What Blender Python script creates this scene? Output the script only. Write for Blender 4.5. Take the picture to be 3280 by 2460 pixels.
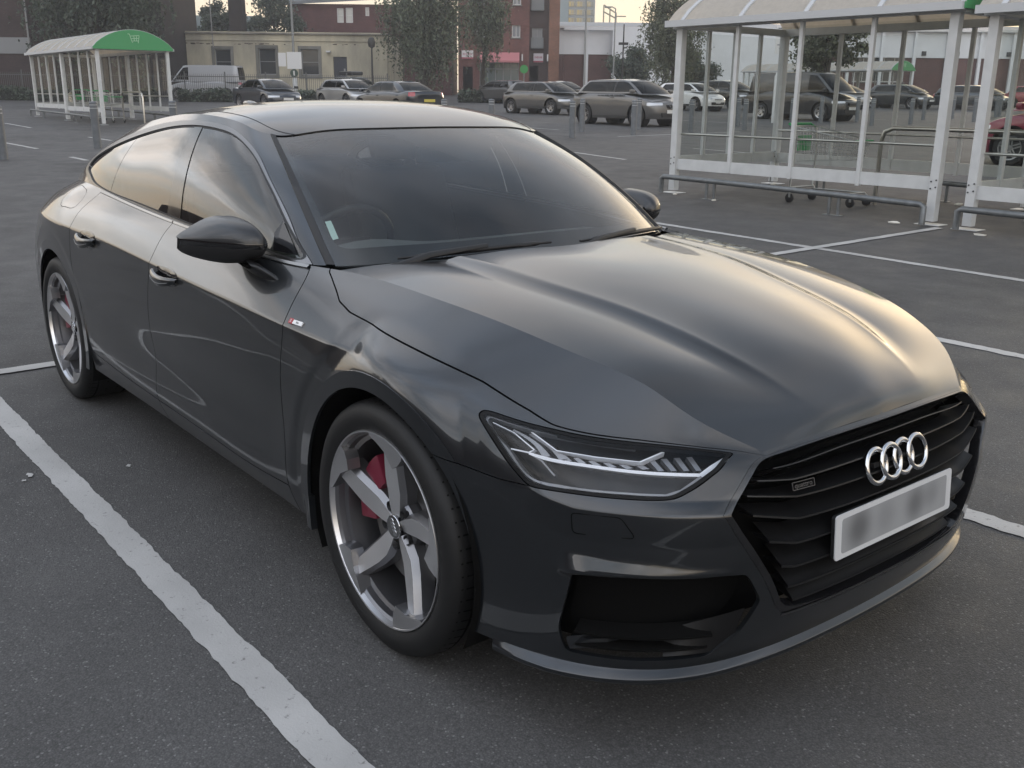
import bpy, bmesh, math, random
import numpy as np
from mathutils import Vector, Matrix
for o in list(bpy.data.objects): bpy.data.objects.remove(o, do_unlink=True)
SC = bpy.context.scene
COL = SC.collection
R_ = math.radians
# ------------------------------------------------------------------ camera
cd = bpy.data.cameras.new('camera'); CAM = bpy.data.objects.new('camera', cd); COL.objects.link(CAM)
CAM.location = (2.0725, -2.1543, 1.4519); CAM.rotation_euler = (1.28678, -.00994, .89517)
cd.sensor_fit = 'HORIZONTAL'; cd.sensor_width = 36.0; cd.lens = 36.0 * 3151.0 / 3280.0
cd.clip_start = .05; cd.clip_end = 6000
SC.camera = CAM
# ------------------------------------------------------------------ sky and sun
SUN_EL, SUN_AZ = R_(8.0), R_(104.0)      # azimuth measured from +x towards +y: low evening sun beyond the far right of the car park
W = bpy.data.worlds.new('World'); SC.world = W; W.use_nodes = True
nt = W.node_tree; nt.nodes.clear()
def wn(t, **k):
    n = nt.nodes.new(t)
    for a, b in k.items(): setattr(n, a, b)
    return n
out = wn('ShaderNodeOutputWorld'); bg = wn('ShaderNodeBackground'); nt.links.new(bg.outputs[0], out.inputs[0])
sky = wn('ShaderNodeTexSky'); sky.sky_type = 'NISHITA'; sky.sun_disc = False
sky.sun_elevation = SUN_EL; sky.sun_rotation = math.pi / 2 - SUN_AZ
sky.air_density = 1.0; sky.dust_density = 1.2; sky.ozone_density = 1.0; sky.altitude = 50
# broken evening cloud: noise on the view direction flattened onto a cloud layer
tc = wn('ShaderNodeTexCoord'); sep = wn('ShaderNodeSeparateXYZ'); nt.links.new(tc.outputs['Generated'], sep.inputs[0])
def wm(op, a, b=None, c=None):
    n = wn('ShaderNodeMath', operation=op)
    for i, v in enumerate((a, b, c)):
        if v is None: continue
        if isinstance(v, (int, float)): n.inputs[i].default_value = v
        else: nt.links.new(v, n.inputs[i])
    return n.outputs[0]
zc = wm('MAXIMUM', sep.outputs[2], 0.0)
dv = wm('ADD', zc, .16)
cx = wm('DIVIDE', sep.outputs[0], dv); cy = wm('DIVIDE', sep.outputs[1], dv)
comb = wn('ShaderNodeCombineXYZ'); nt.links.new(cx, comb.inputs[0]); nt.links.new(cy, comb.inputs[1])
n1 = wn('ShaderNodeTexNoise'); n1.inputs['Scale'].default_value = .95; n1.inputs['Detail'].default_value = 7; n1.inputs['Roughness'].default_value = .55; n1.inputs['Distortion'].default_value = .35
nt.links.new(comb.outputs[0], n1.inputs['Vector'])
rmp = wn('ShaderNodeValToRGB'); rmp.color_ramp.elements[0].position = .28; rmp.color_ramp.elements[1].position = .60
nt.links.new(n1.outputs['Fac'], rmp.inputs[0])
n2 = wn('ShaderNodeTexNoise'); n2.inputs['Scale'].default_value = 1.6; n2.inputs['Detail'].default_value = 5
mp = wn('ShaderNodeMapping'); mp.inputs['Location'].default_value = (3.1, 1.7, 0); nt.links.new(comb.outputs[0], mp.inputs[0]); nt.links.new(mp.outputs[0], n2.inputs['Vector'])
# cloud light: cool grey overhead, warmer and brighter towards the evening horizon all round
rm2 = wn('ShaderNodeValToRGB')
e = rm2.color_ramp.elements; e[0].position = .36; e[0].color = (.92, .97, 1.04, 1); e[1].position = .62; e[1].color = (1.12, 1.03, .96, 1)
nt.links.new(n2.outputs['Fac'], rm2.inputs[0])
hz = wn('ShaderNodeValToRGB'); el = hz.color_ramp.elements; el[0].position = 0; el[0].color = (6.6, 5.4, 3.9, 1); el[1].position = 1; el[1].color = (4.6, 5.3, 6.4, 1)
for p_, c_ in ((.11, (7.4, 6.4, 5.0, 1)), (.22, (11.4, 10.9, 10.3, 1)), (.50, (8.8, 9.2, 9.8, 1))): k_ = el.new(p_); k_.color = c_
nt.links.new(zc, hz.inputs[0])
mc = wn('ShaderNodeMix', data_type='RGBA', blend_type='MULTIPLY'); mc.inputs['Factor'].default_value = 1; nt.links.new(hz.outputs[0], mc.inputs['A']); nt.links.new(rm2.outputs[0], mc.inputs['B'])
mix = wn('ShaderNodeMix', data_type='RGBA')
hzf = wn('ShaderNodeMapRange', interpolation_type='SMOOTHSTEP'); hzf.inputs[1].default_value = .0; hzf.inputs[2].default_value = .34; hzf.inputs[3].default_value = .92; hzf.inputs[4].default_value = .30; nt.links.new(zc, hzf.inputs[0])
nt.links.new(wm('MAXIMUM', wm('MULTIPLY', rmp.outputs[0], .88), hzf.outputs[0]), mix.inputs['Factor']); nt.links.new(sky.outputs[0], mix.inputs['A']); # clouds towards the sun are seen from their shaded side, those opposite are lit
sdn = wn('ShaderNodeVectorMath', operation='DOT_PRODUCT'); nt.links.new(tc.outputs['Generated'], sdn.inputs[0]); sdn.inputs[1].default_value = (math.cos(SUN_AZ), math.sin(SUN_AZ), 0)
shf = wn('ShaderNodeMapRange', interpolation_type='SMOOTHSTEP'); shf.inputs[1].default_value = -.35; shf.inputs[2].default_value = .75; shf.inputs[3].default_value = 1.55; shf.inputs[4].default_value = .58; nt.links.new(sdn.outputs['Value'], shf.inputs[0])
lowm = wn('ShaderNodeMapRange', interpolation_type='SMOOTHSTEP'); lowm.inputs[1].default_value = .06; lowm.inputs[2].default_value = .16; nt.links.new(zc, lowm.inputs[0])
shd = wn('ShaderNodeMix', data_type='FLOAT'); shd.inputs['A'].default_value = 1.0; nt.links.new(lowm.outputs[0], shd.inputs['Factor']); nt.links.new(shf.outputs[0], shd.inputs['B'])
mc2 = wn('ShaderNodeMix', data_type='RGBA', blend_type='MULTIPLY'); mc2.inputs['Factor'].default_value = 1; nt.links.new(mc.outputs['Result'], mc2.inputs['A']); nt.links.new(shd.outputs['Result'], mc2.inputs['B'])
nt.links.new(mc2.outputs['Result'], mix.inputs['B'])
# glow spreading round the low sun
gd = wn('ShaderNodeVectorMath', operation='DOT_PRODUCT'); nt.links.new(tc.outputs['Generated'], gd.inputs[0]); gd.inputs[1].default_value = (math.cos(SUN_EL) * math.cos(SUN_AZ), math.cos(SUN_EL) * math.sin(SUN_AZ), math.sin(SUN_EL))
gp_ = wm('POWER', wm('MAXIMUM', gd.outputs['Value'], 0.0), 34.0)
gl_ = wn('ShaderNodeMix', data_type='RGBA', blend_type='ADD'); gl_.inputs['Factor'].default_value = 1; gm = wn('ShaderNodeMix', data_type='RGBA'); gm.inputs['A'].default_value = (0, 0, 0, 1); gm.inputs['B'].default_value = (11, 7.6, 3.6, 1); nt.links.new(gp_, gm.inputs['Factor'])
nt.links.new(mix.outputs['Result'], gl_.inputs['A']); nt.links.new(gm.outputs['Result'], gl_.inputs['B'])
nt.links.new(gl_.outputs['Result'], bg.inputs['Color']); bg.inputs['Strength'].default_value = .10
sl = bpy.data.lights.new('sun', 'SUN'); SUN = bpy.data.objects.new('sun', sl); COL.objects.link(SUN)
sl.energy = .5; sl.angle = R_(10); sl.color = (1, .84, .64)
sd = Vector((math.cos(SUN_EL) * math.cos(SUN_AZ), math.cos(SUN_EL) * math.sin(SUN_AZ), math.sin(SUN_EL)))
SUN.rotation_euler = sd.to_track_quat('Z', 'Y').to_euler(); SUN.location = (0, 0, 30)
SC.view_settings.view_transform = 'Standard'; SC.view_settings.look = 'None'; SC.view_settings.gamma = 1
SC.view_settings.use_curve_mapping = False; SC.view_settings.exposure = .92
SC.render.engine = 'CYCLES'

# ------------------------------------------------------------------ materials
MATS = {}
def mat(name, col=(.5, .5, .5), rough=.5, metal=0., coat=0., spec=.5, emit=None, es=1., bump=None, var=None, coat_rough=.03, alpha=1., trans=0., ior=1.5, scale=None):
    """procedural principled material; var=(scale, amount) value noise, bump=(scale, strength, distance)"""
    if name in MATS: return MATS[name]
    m = bpy.data.materials.new(name); m.use_nodes = True; t = m.node_tree; b = t.nodes['Principled BSDF']
    b.inputs['Base Color'].default_value = (*col, 1); b.inputs['Roughness'].default_value = rough; b.inputs['Metallic'].default_value = metal
    b.inputs['Coat Weight'].default_value = coat; b.inputs['Coat Roughness'].default_value = coat_rough; b.inputs['Specular IOR Level'].default_value = spec
    b.inputs['Transmission Weight'].default_value = trans; b.inputs['IOR'].default_value = ior; b.inputs['Alpha'].default_value = alpha
    if emit: b.inputs['Emission Color'].default_value = (*emit, 1); b.inputs['Emission Strength'].default_value = es
    tcn = t.nodes.new('ShaderNodeTexCoord')
    if var:
        nz = t.nodes.new('ShaderNodeTexNoise'); nz.inputs['Scale'].default_value = var[0]; nz.inputs['Detail'].default_value = 6
        t.links.new(tcn.outputs['Object'], nz.inputs['Vector'])
        mr = t.nodes.new('ShaderNodeMapRange'); mr.inputs[1].default_value = .3; mr.inputs[2].default_value = .7; mr.inputs[3].default_value = 1 - var[1]; mr.inputs[4].default_value = 1 + var[1]
        t.links.new(nz.outputs['Fac'], mr.inputs[0])
        mx = t.nodes.new('ShaderNodeMix'); mx.data_type = 'RGBA'; mx.blend_type = 'MULTIPLY'; mx.inputs['Factor'].default_value = 1
        mx.inputs['A'].default_value = (*col, 1); t.links.new(mr.outputs[0], mx.inputs['B']); t.links.new(mx.outputs['Result'], b.inputs['Base Color'])
    if bump:
        nb = t.nodes.new('ShaderNodeTexNoise'); nb.inputs['Scale'].default_value = bump[0]; nb.inputs['Detail'].default_value = 4
        t.links.new(tcn.outputs['Object'], nb.inputs['Vector'])
        bp = t.nodes.new('ShaderNodeBump'); bp.inputs['Strength'].default_value = bump[1]; bp.inputs['Distance'].default_value = bump[2]
        t.links.new(nb.outputs['Fac'], bp.inputs['Height']); t.links.new(bp.outputs[0], b.inputs['Normal'])
    MATS[name] = m
    return m
def glass(name, tint=(.2, .22, .22), rough=.0, ior=1.5, refl=1.0):
    """thin sheet glass: Fresnel reflection over tinted see-through"""
    if name in MATS: return MATS[name]
    m = bpy.data.materials.new(name); m.use_nodes = True; t = m.node_tree; t.nodes.clear()
    o = t.nodes.new('ShaderNodeOutputMaterial'); mx = t.nodes.new('ShaderNodeMixShader'); tr = t.nodes.new('ShaderNodeBsdfTransparent'); gl = t.nodes.new('ShaderNodeBsdfGlossy')
    lw = t.nodes.new('ShaderNodeLayerWeight'); lw.inputs[0].default_value = max(.01, 1 - 1 / ior)
    mu = t.nodes.new('ShaderNodeMath'); mu.operation = 'MULTIPLY'; mu.inputs[1].default_value = refl; mu.use_clamp = True
    tr.inputs[0].default_value = (*tint, 1); gl.inputs['Roughness'].default_value = rough
    t.links.new(lw.outputs[0], mu.inputs[0]); t.links.new(mu.outputs[0], mx.inputs[0]); t.links.new(tr.outputs[0], mx.inputs[1]); t.links.new(gl.outputs[0], mx.inputs[2]); t.links.new(mx.outputs[0], o.inputs[0])
    MATS[name] = m
    return m

# ------------------------------------------------------------------ object helpers
def tag(o, label=None, cat=None, group=None, kind=None):
    if label: o['label'] = label
    if cat: o['category'] = cat
    if group: o['group'] = group
    if kind: o['kind'] = kind
    return o
def empty(name, loc=(0, 0, 0), rz=0, label=None, cat=None, group=None):
    o = bpy.data.objects.new(name, None); COL.objects.link(o); o.location = loc; o.rotation_euler = (0, 0, rz); o.empty_display_size = .1
    return tag(o, label, cat, group)
def link(name, me, m=None, parent=None, loc=None, rz=None):
    o = bpy.data.objects.new(name, me); COL.objects.link(o)
    if m is not None:
        for mm in (m if isinstance(m, (list, tuple)) else [m]): me.materials.append(mm)
    if parent is not None: o.parent = parent
    if loc is not None: o.location = loc
    if rz is not None: o.rotation_euler = (0, 0, rz)
    return o
def copy_tree(o, parent=None):
    ch = list(o.children)
    c = o.copy(); COL.objects.link(c)
    if parent is not None:
        c.parent = parent; c.matrix_parent_inverse = o.matrix_parent_inverse.copy()
    for k in ch: copy_tree(k, c)
    return c
class MB:
    """mesh builder: collects boxes, tubes, lathes, prisms and grids into one mesh"""
    def __init__(s): s.v = []; s.f = []; s.mi = []
    def add(s, vs, fs, mi=0):
        n = len(s.v); s.v += [tuple(float(c) for c in p) for p in vs]; s.f += [tuple(int(i) + n for i in q) for q in fs]; s.mi += [mi] * len(fs); return s
    def box(s, c, d, rz=0, mi=0, M=None):
        x, y, z = d[0] / 2, d[1] / 2, d[2] / 2; cs, sn = math.cos(rz), math.sin(rz)
        P = [(i * x, j * y, k * z) for k in (-1, 1) for j in (-1, 1) for i in (-1, 1)]
        P = [(c[0] + p[0] * cs - p[1] * sn, c[1] + p[0] * sn + p[1] * cs, c[2] + p[2]) for p in P]
        if M is not None: P = [M @ Vector(p) for p in P]
        return s.add(P, [(0, 2, 3, 1), (4, 5, 7, 6), (0, 1, 5, 4), (2, 6, 7, 3), (0, 4, 6, 2), (1, 3, 7, 5)], mi)
    def quad(s, a, b, c, d, mi=0): return s.add([a, b, c, d], [(0, 1, 2, 3)], mi)
    def tube(s, pts, r, n=8, mi=0, cap=True, closed=False):
        pts = [Vector(p) for p in pts]; k = len(pts); rr = r if isinstance(r, (list, tuple)) else [r] * k; V = []; F = []
        up = None
        for i, p in enumerate(pts):
            a = pts[(i - 1) % k] if (i > 0 or closed) else p; b = pts[(i + 1) % k] if (i < k - 1 or closed) else p
            t = (b - a); t = t.normalized() if t.length > 1e-9 else Vector((0, 0, 1))
            if up is None: up = Vector((0, 0, 1)) if abs(t.z) < .9 else Vector((1, 0, 0))
            u = (up - t * up.dot(t)); u = u.normalized() if u.length > 1e-6 else t.orthogonal().normalized(); w = t.cross(u); up = u
            for j in range(n):
                a_ = 2 * math.pi * j / n; V.append(p + (u * math.cos(a_) + w * math.sin(a_)) * rr[i])
        for i in range(k if closed else k - 1):
            for j in range(n):
                i2 = (i + 1) % k; F.append((i * n + j, i * n + (j + 1) % n, i2 * n + (j + 1) % n, i2 * n + j))
        if cap and not closed: F.append(tuple(range(n - 1, -1, -1))); F.append(tuple((k - 1) * n + j for j in range(n)))
        return s.add(V, F, mi)
    def cyl(s, c, r, h, n=16, mi=0, r2=None): return s.tube([c, (c[0], c[1], c[2] + h)], [r, r if r2 is None else r2], n, mi)
    def lathe(s, prof, n=48, axis='y', c=(0, 0, 0), mi=0, closed=False):
        """prof: (radius, axial)"""
        V = []; F = []; k = len(prof)
        for j in range(n):
            a = 2 * math.pi * j / n; ca, sa = math.cos(a), math.sin(a)
            for r, h in prof:
                p = (r * ca, h, r * sa) if axis == 'y' else ((r * ca, r * sa, h) if axis == 'z' else (h, r * ca, r * sa))
                V.append((c[0] + p[0], c[1] + p[1], c[2] + p[2]))
        for j in range(n):
            j2 = (j + 1) % n
            for i in range(k if closed else k - 1):
                i2 = (i + 1) % k; F.append((j * k + i, j * k + i2, j2 * k + i2, j2 * k + i))
        return s.add(V, F, mi)
    def prism(s, poly, a, b, plane='xz', mi=0, close=True):
        """polygon in a plane extruded from a to b along the third axis"""
        n = len(poly)
        def P(p, h): return {'xz': (p[0], h, p[1]), 'xy': (p[0], p[1], h), 'yz': (h, p[0], p[1])}[plane]
        V = [P(p, a) for p in poly] + [P(p, b) for p in poly]
        F = [(i, (i + 1) % n, n + (i + 1) % n, n + i) for i in range(n)]
        if close: F += [tuple(range(n - 1, -1, -1)), tuple(range(n, 2 * n))]
        return s.add(V, F, mi)
    def grid(s, G, mi=0, closed_u=False):
        G = np.asarray(G, float); a, b = G.shape[:2]; F = []
        for i in range(a if closed_u else a - 1):
            i2 = (i + 1) % a
            for j in range(b - 1): F.append((i * b + j, i2 * b + j, i2 * b + j + 1, i * b + j + 1))
        return s.add(G.reshape(-1, 3), F, mi)
    def build(s, name, m, parent=None, smooth=None, loc=None, rz=None, bevel=None):
        me = bpy.data.meshes.new(name); me.from_pydata(s.v, [], s.f); me.update()
        if any(s.mi): me.polygons.foreach_set('material_index', s.mi)
        bm = bmesh.new(); bm.from_mesh(me); bmesh.ops.remove_doubles(bm, verts=bm.verts, dist=1e-5); bmesh.ops.recalc_face_normals(bm, faces=bm.faces)
        if bevel: bmesh.ops.bevel(bm, geom=bm.edges[:], offset=bevel, segments=2, affect='EDGES', profile=.6)
        bm.to_mesh(me); bm.free()
        if smooth is not None:
            me.polygons.foreach_set('use_smooth', [True] * len(me.polygons))
            try: me.set_sharp_from_angle(angle=R_(smooth))
            except Exception: pass
        return link(name, me, m, parent, loc, rz)
# ================================================================== splines and skins
def spl(t, Y):
    """natural cubic spline through Y[k] at t[k]; returns an evaluator"""
    t = np.asarray(t, float); Y = np.asarray(Y, float); n = len(t); h = np.diff(t)
    A = np.zeros((n, n)); B = np.zeros((n,) + Y.shape[1:]); A[0, 0] = A[-1, -1] = 1
    for i in range(1, n - 1):
        A[i, i - 1] = h[i - 1]; A[i, i] = 2 * (h[i - 1] + h[i]); A[i, i + 1] = h[i]
        B[i] = 6 * ((Y[i + 1] - Y[i]) / h[i] - (Y[i] - Y[i - 1]) / h[i - 1])
    M = np.linalg.solve(A, B.reshape(n, -1)).reshape(B.shape)
    def ev(x):
        x = np.asarray(x, float); k = np.clip(np.searchsorted(t, x) - 1, 0, n - 2); hh = h[k]
        sh = (slice(None),) + (None,) * (Y.ndim - 1)
        a = ((t[k + 1] - x) / hh)[sh]; b = ((x - t[k]) / hh)[sh]; hh = hh[sh]
        return a * Y[k] + b * Y[k + 1] + ((a ** 3 - a) * M[k] + (b ** 3 - b) * M[k + 1]) * hh ** 2 / 6
    return ev
def sstep(a, b, x):
    t = np.clip((np.asarray(x, float) - a) / (b - a), 0, 1); return t * t * (3 - 2 * t)
class Skin:
    """triangle skin carrying point, normal and surface parameters through cuts"""
    def __init__(s, P, N, Q, T): s.P, s.N, s.Q, s.T = P, N, Q, T
    @staticmethod
    def from_grid(G, Q):
        a, b = G.shape[:2]
        du = np.gradient(G, axis=0); dw = np.gradient(G, axis=1); N = np.cross(du, dw); N /= np.maximum(np.linalg.norm(N, axis=2, keepdims=True), 1e-9)
        i = np.arange(a * b).reshape(a, b); q = np.stack([i[:-1, :-1], i[1:, :-1], i[1:, 1:], i[:-1, 1:]], -1).reshape(-1, 4)
        T = np.concatenate([q[:, [0, 1, 2]], q[:, [0, 2, 3]]])
        return Skin(G.reshape(-1, 3), N.reshape(-1, 3), Q.reshape(-1, Q.shape[-1]), T)
    def cut(s, f):
        """split along f=0 -> (inside f<0, outside f>0)"""
        f = np.where(np.abs(f) < 1e-6, 1e-6, f); pos = f[s.T] > 0; c = pos.sum(1)
        TN = [s.T[c == 0]]; TP = [s.T[c == 3]]; new = {}; aP, aN, aQ = [], [], []; n0 = len(s.P)
        def mid(i, j):
            k = (i, j) if i < j else (j, i)
            if k not in new:
                w = f[k[0]] / (f[k[0]] - f[k[1]]); new[k] = n0 + len(aP)
                aP.append(s.P[k[0]] * (1 - w) + s.P[k[1]] * w); nn = s.N[k[0]] * (1 - w) + s.N[k[1]] * w; aN.append(nn / (np.linalg.norm(nn) + 1e-12)); aQ.append(s.Q[k[0]] * (1 - w) + s.Q[k[1]] * w)
            return new[k]
        ln, lp = [], []
        for t, p in zip(s.T[(c == 1) | (c == 2)], pos[(c == 1) | (c == 2)]):
            one = p.sum() == 1; k = int(np.argmax(p if one else ~p)); a, b, d = int(t[k]), int(t[(k + 1) % 3]), int(t[(k + 2) % 3])
            m1, m2 = mid(a, b), mid(a, d); A, B = (lp, ln) if one else (ln, lp)
            A.append((a, m1, m2)); B.append((m1, b, d)); B.append((m1, d, m2))
        P = np.concatenate([s.P, np.array(aP).reshape(-1, 3)]); N = np.concatenate([s.N, np.array(aN).reshape(-1, 3)]); Q = np.concatenate([s.Q, np.array(aQ).reshape(-1, s.Q.shape[1])])
        def mk(L, l):
            T = np.concatenate(L + [np.array(l, int).reshape(-1, 3)]); k = np.unique(T); r = np.full(len(P), -1); r[k] = np.arange(len(k))
            return Skin(P[k], N[k], Q[k], r[T])
        return mk(TN, ln), mk(TP, lp)
    def mirrored(s): return Skin(s.P * [1, -1, 1], s.N * [1, -1, 1], s.Q.copy(), s.T[:, ::-1])
    def offset(s, d): return Skin(s.P + s.N * d, s.N, s.Q, s.T)
    def __add__(s, o): return Skin(np.concatenate([s.P, o.P]), np.concatenate([s.N, o.N]), np.concatenate([s.Q, o.Q]), np.concatenate([s.T, o.T + len(s.P)]))
    def weld(s, tol=1e-4):
        k = np.round(s.P / tol).astype(np.int64); _, first, inv = np.unique(k, axis=0, return_index=True, return_inverse=True); inv = inv.ravel()
        N = np.zeros((len(first), 3)); np.add.at(N, inv, s.N); N /= np.maximum(np.linalg.norm(N, axis=1, keepdims=True), 1e-9)
        T = inv[s.T]; ok = (T[:, 0] != T[:, 1]) & (T[:, 1] != T[:, 2]) & (T[:, 0] != T[:, 2])
        return Skin(s.P[first], N, s.Q[first], T[ok])
    def build(s, name, m, parent, rim=0., nofl=None, weld=True):
        """mesh object with the skin's own normals and a turned-in edge of depth rim"""
        S = s.weld() if weld else s
        if len(S.T) == 0: return None
        V = S.P; F = S.T; ln = S.N[F].reshape(-1, 3); extraV = []; EF = []; EN = []
        if rim:
            e = np.concatenate([F[:, [0, 1]], F[:, [1, 2]], F[:, [2, 0]]]); key = np.sort(e, 1); _, idx, cnt = np.unique(key[:, 0] * len(V) + key[:, 1], return_index=True, return_counts=True)
            be = e[idx[cnt == 1]]
            if nofl is not None: be = be[~(nofl(V[be[:, 0]]) & nofl(V[be[:, 1]]))]
            if len(be):
                uq = np.unique(be); r = {int(a): len(V) + i for i, a in enumerate(uq)}; extraV = V[uq] - S.N[uq] * rim
                for a, b in be:
                    q = (int(b), int(a), r[int(a)], r[int(b)]); EF.append(q)
                    t = V[a] - V[b]; nn = np.cross(t, -S.N[a]); nn /= np.linalg.norm(nn) + 1e-12; EN += [nn] * 4
        AV = np.concatenate([V, extraV]) if len(EF) else V
        me = bpy.data.meshes.new(name); me.from_pydata(AV.tolist(), [], F.tolist() + EF); me.update()
        me.polygons.foreach_set('use_smooth', [True] * len(me.polygons))
        allN = np.concatenate([ln, np.array(EN).reshape(-1, 3)]) if len(EF) else ln
        me.normals_split_custom_set(allN.tolist())
        return link(name, me, m, parent)
def sdf_line(xy, line, closed=False):
    """signed distance of points to a polyline (positive to the left of its direction) or, closed, to a polygon (negative inside)"""
    L = np.asarray(line, float); A = L if closed else L[:-1]; B = np.roll(L, -1, 0) if closed else L[1:]
    best = np.full(len(xy), 1e9); sg = np.ones(len(xy)); sqb = np.zeros(len(xy)); inside = np.zeros(len(xy), bool)
    for a, b in zip(A, B):
        d = b - a; l2 = d @ d
        if l2 < 1e-12: continue
        w = xy - a; t = np.clip((w @ d) / l2, 0, 1); q = w - t[:, None] * d; dist = np.hypot(q[:, 0], q[:, 1])
        cr = d[0] * w[:, 1] - d[1] * w[:, 0]; sq = np.abs(cr) / math.sqrt(l2)
        upd = (dist < best - 1e-9) | ((np.abs(dist - best) <= 1e-9) & (sq > sqb))      # at a shared corner the segment seen most squarely decides
        best = np.where(upd, dist, best); sg = np.where(upd, np.sign(cr), sg); sqb = np.where(upd, sq, sqb)
        if closed:
            c = ((a[1] > xy[:, 1]) != (b[1] > xy[:, 1])); xx = a[0] + (xy[:, 1] - a[1]) / (b[1] - a[1] + 1e-15) * d[0]; inside ^= c & (xy[:, 0] < xx)
    return np.where(inside, -best, best) if closed else best * np.where(sg == 0, 1, sg)
def round_poly(pts, rad=.012, n=4):
    """closed polygon with each corner eased over a short length"""
    p = np.asarray(pts, float); out = []; k = len(p); rr = np.broadcast_to(rad, (k,))
    for i in range(k):
        a, b, c = p[i - 1], p[i], p[(i + 1) % k]; la, lc = np.linalg.norm(a - b), np.linalg.norm(c - b); r = min(rr[i], la * .48, lc * .48); q0, q1 = b + (a - b) / la * r, b + (c - b) / lc * r
        for t in np.linspace(0, 1, n + 1): out.append((1 - t) ** 2 * q0 + 2 * t * (1 - t) * b + t * t * q1)
    return np.array(out)
def smooth_line(pts, n=8, closed=False):
    p = np.asarray(pts, float)
    if closed: p = np.concatenate([p[-2:], p, p[:3]])
    t = np.concatenate([[0], np.cumsum(np.maximum(np.linalg.norm(np.diff(p, axis=0), axis=1), 1e-6))]); ev = spl(t, p)
    lo, hi = (2, len(p) - 3) if closed else (0, len(p) - 1)
    x = np.concatenate([np.linspace(t[i], t[i + 1], n, endpoint=False) for i in range(lo, hi)] + ([] if closed else [[t[hi]]]))
    return ev(x)

# ================================================================== the dark grey fastback: body surfaces (one half, y>0; front axle at x=0)
TAB = [
 # R0 bottom          R1                  R2                  R3                  R4                  R5 shoulder         R6 crown            R7 crease / belt
 [(.868, 0, .205), (.902, 0, .30), (.922, 0, .45), (.918, 0, .57), (.895, 0, .650), (.872, 0, .690), (.860, 0, .705), (.850, 0, .714)],
 [(.862, .22, .205), (.897, .22, .30), (.916, .22, .45), (.911, .22, .57), (.888, .22, .648), (.865, .22, .687), (.852, .22, .702), (.842, .22, .711)],
 [(.838, .44, .205), (.874, .435, .305), (.892, .43, .45), (.884, .43, .575), (.862, .43, .645), (.842, .43, .678), (.832, .43, .692), (.824, .43, .702)],
 [(.785, .61, .205), (.818, .60, .31), (.838, .595, .45), (.828, .59, .58), (.798, .58, .645), (.772, .57, .686), (.752, .552, .712), (.725, .530, .765)],
 [(.665, .765, .208), (.690, .757, .31), (.706, .752, .45), (.694, .745, .58), (.664, .73, .648), (.640, .712, .692), (.615, .685, .722), (.605, .575, .826)],
 [(.455, .872, .212), (.470, .872, .31), (.476, .872, .45), (.468, .866, .58), (.455, .85, .662), (.448, .825, .715), (.445, .785, .752), (.430, .630, .872)],
 [(.230, .922, .216), (.235, .928, .31), (.238, .932, .45), (.236, .930, .58), (.232, .917, .688), (.228, .887, .764), (.222, .836, .812), (.215, .668, .908)],
 [(-.060, .925, .220), (-.060, .938, .32), (-.060, .944, .46), (-.060, .946, .60), (-.060, .938, .715), (-.062, .910, .803), (-.066, .845, .856), (-.075, .704, .938)],
 [(-.360, .905, .222), (-.360, .930, .325), (-.360, .934, .46), (-.360, .936, .60), (-.360, .934, .72), (-.365, .916, .806), (-.38, .845, .882), (-.41, .728, .954)],
 [(-.660, .900, .222), (-.660, .936, .310), (-.660, .926, .45), (-.660, .932, .60), (-.660, .934, .72), (-.662, .924, .812), (-.665, .872, .893), (-.67, .796, .958)],
 [(-1.15, .900, .222), (-1.15, .938, .312), (-1.15, .924, .45), (-1.15, .931, .60), (-1.15, .936, .73), (-1.15, .929, .828), (-1.15, .882, .912), (-1.15, .838, .984)],
 [(-1.65, .900, .224), (-1.65, .938, .318), (-1.65, .925, .46), (-1.65, .932, .61), (-1.65, .937, .74), (-1.65, .931, .848), (-1.65, .886, .930), (-1.65, .838, 1.004)],
 [(-2.20, .905, .228), (-2.20, .936, .33), (-2.20, .932, .47), (-2.20, .938, .62), (-2.20, .942, .75), (-2.20, .934, .868), (-2.20, .886, .950), (-2.20, .822, 1.028)],
 [(-2.60, .915, .235), (-2.60, .930, .34), (-2.60, .938, .48), (-2.60, .944, .62), (-2.60, .946, .75), (-2.60, .936, .872), (-2.60, .884, .956), (-2.60, .796, 1.044)],
 [(-2.95, .920, .24), (-2.95, .930, .34), (-2.95, .938, .48), (-2.95, .945, .62), (-2.95, .945, .76), (-2.95, .932, .880), (-2.95, .870, .966), (-2.95, .760, 1.046)],
 [(-3.35, .880, .26), (-3.36, .900, .36), (-3.37, .908, .50), (-3.37, .910, .64), (-3.37, .895, .77), (-3.37, .866, .882), (-3.36, .795, .952), (-3.35, .680, 1.010)],
 [(-3.68, .740, .28), (-3.72, .765, .38), (-3.74, .775, .52), (-3.74, .770, .66), (-3.735, .757, .78), (-3.73, .725, .870), (-3.71, .672, .930), (-3.68, .585, .970)],
 [(-3.88, .46, .28), (-3.94, .48, .38), (-3.97, .48, .52), (-3.985, .48, .66), (-3.99, .48, .79), (-4.00, .47, .90), (-3.98, .45, .955), (-3.90, .40, .978)],
 [(-3.92, 0, .28), (-3.98, 0, .38), (-4.01, 0, .52), (-4.025, 0, .66), (-4.03, 0, .80), (-4.045, 0, .925), (-4.02, 0, .968), (-3.94, 0, .984)],
]
TAB = np.array(TAB)
def loop_cols(TAB, ref, step):
    """spline the control columns round the car (mirrored at both ends); returns column parameter, fine stations and evaluator"""
    m = np.array([1, -1, 1]); n = len(TAB)
    ext = np.concatenate([TAB[3:0:-1] * m, TAB, TAB[-2:-5:-1] * m])
    d = np.linalg.norm(np.diff(ext[:, ref], axis=0), axis=1); t = np.concatenate([[0], np.cumsum(d)]); t -= t[3]
    return t[3:3 + n], spl(t, ext)
tcol, evcol0 = loop_cols(TAB, 3, .02)
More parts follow.
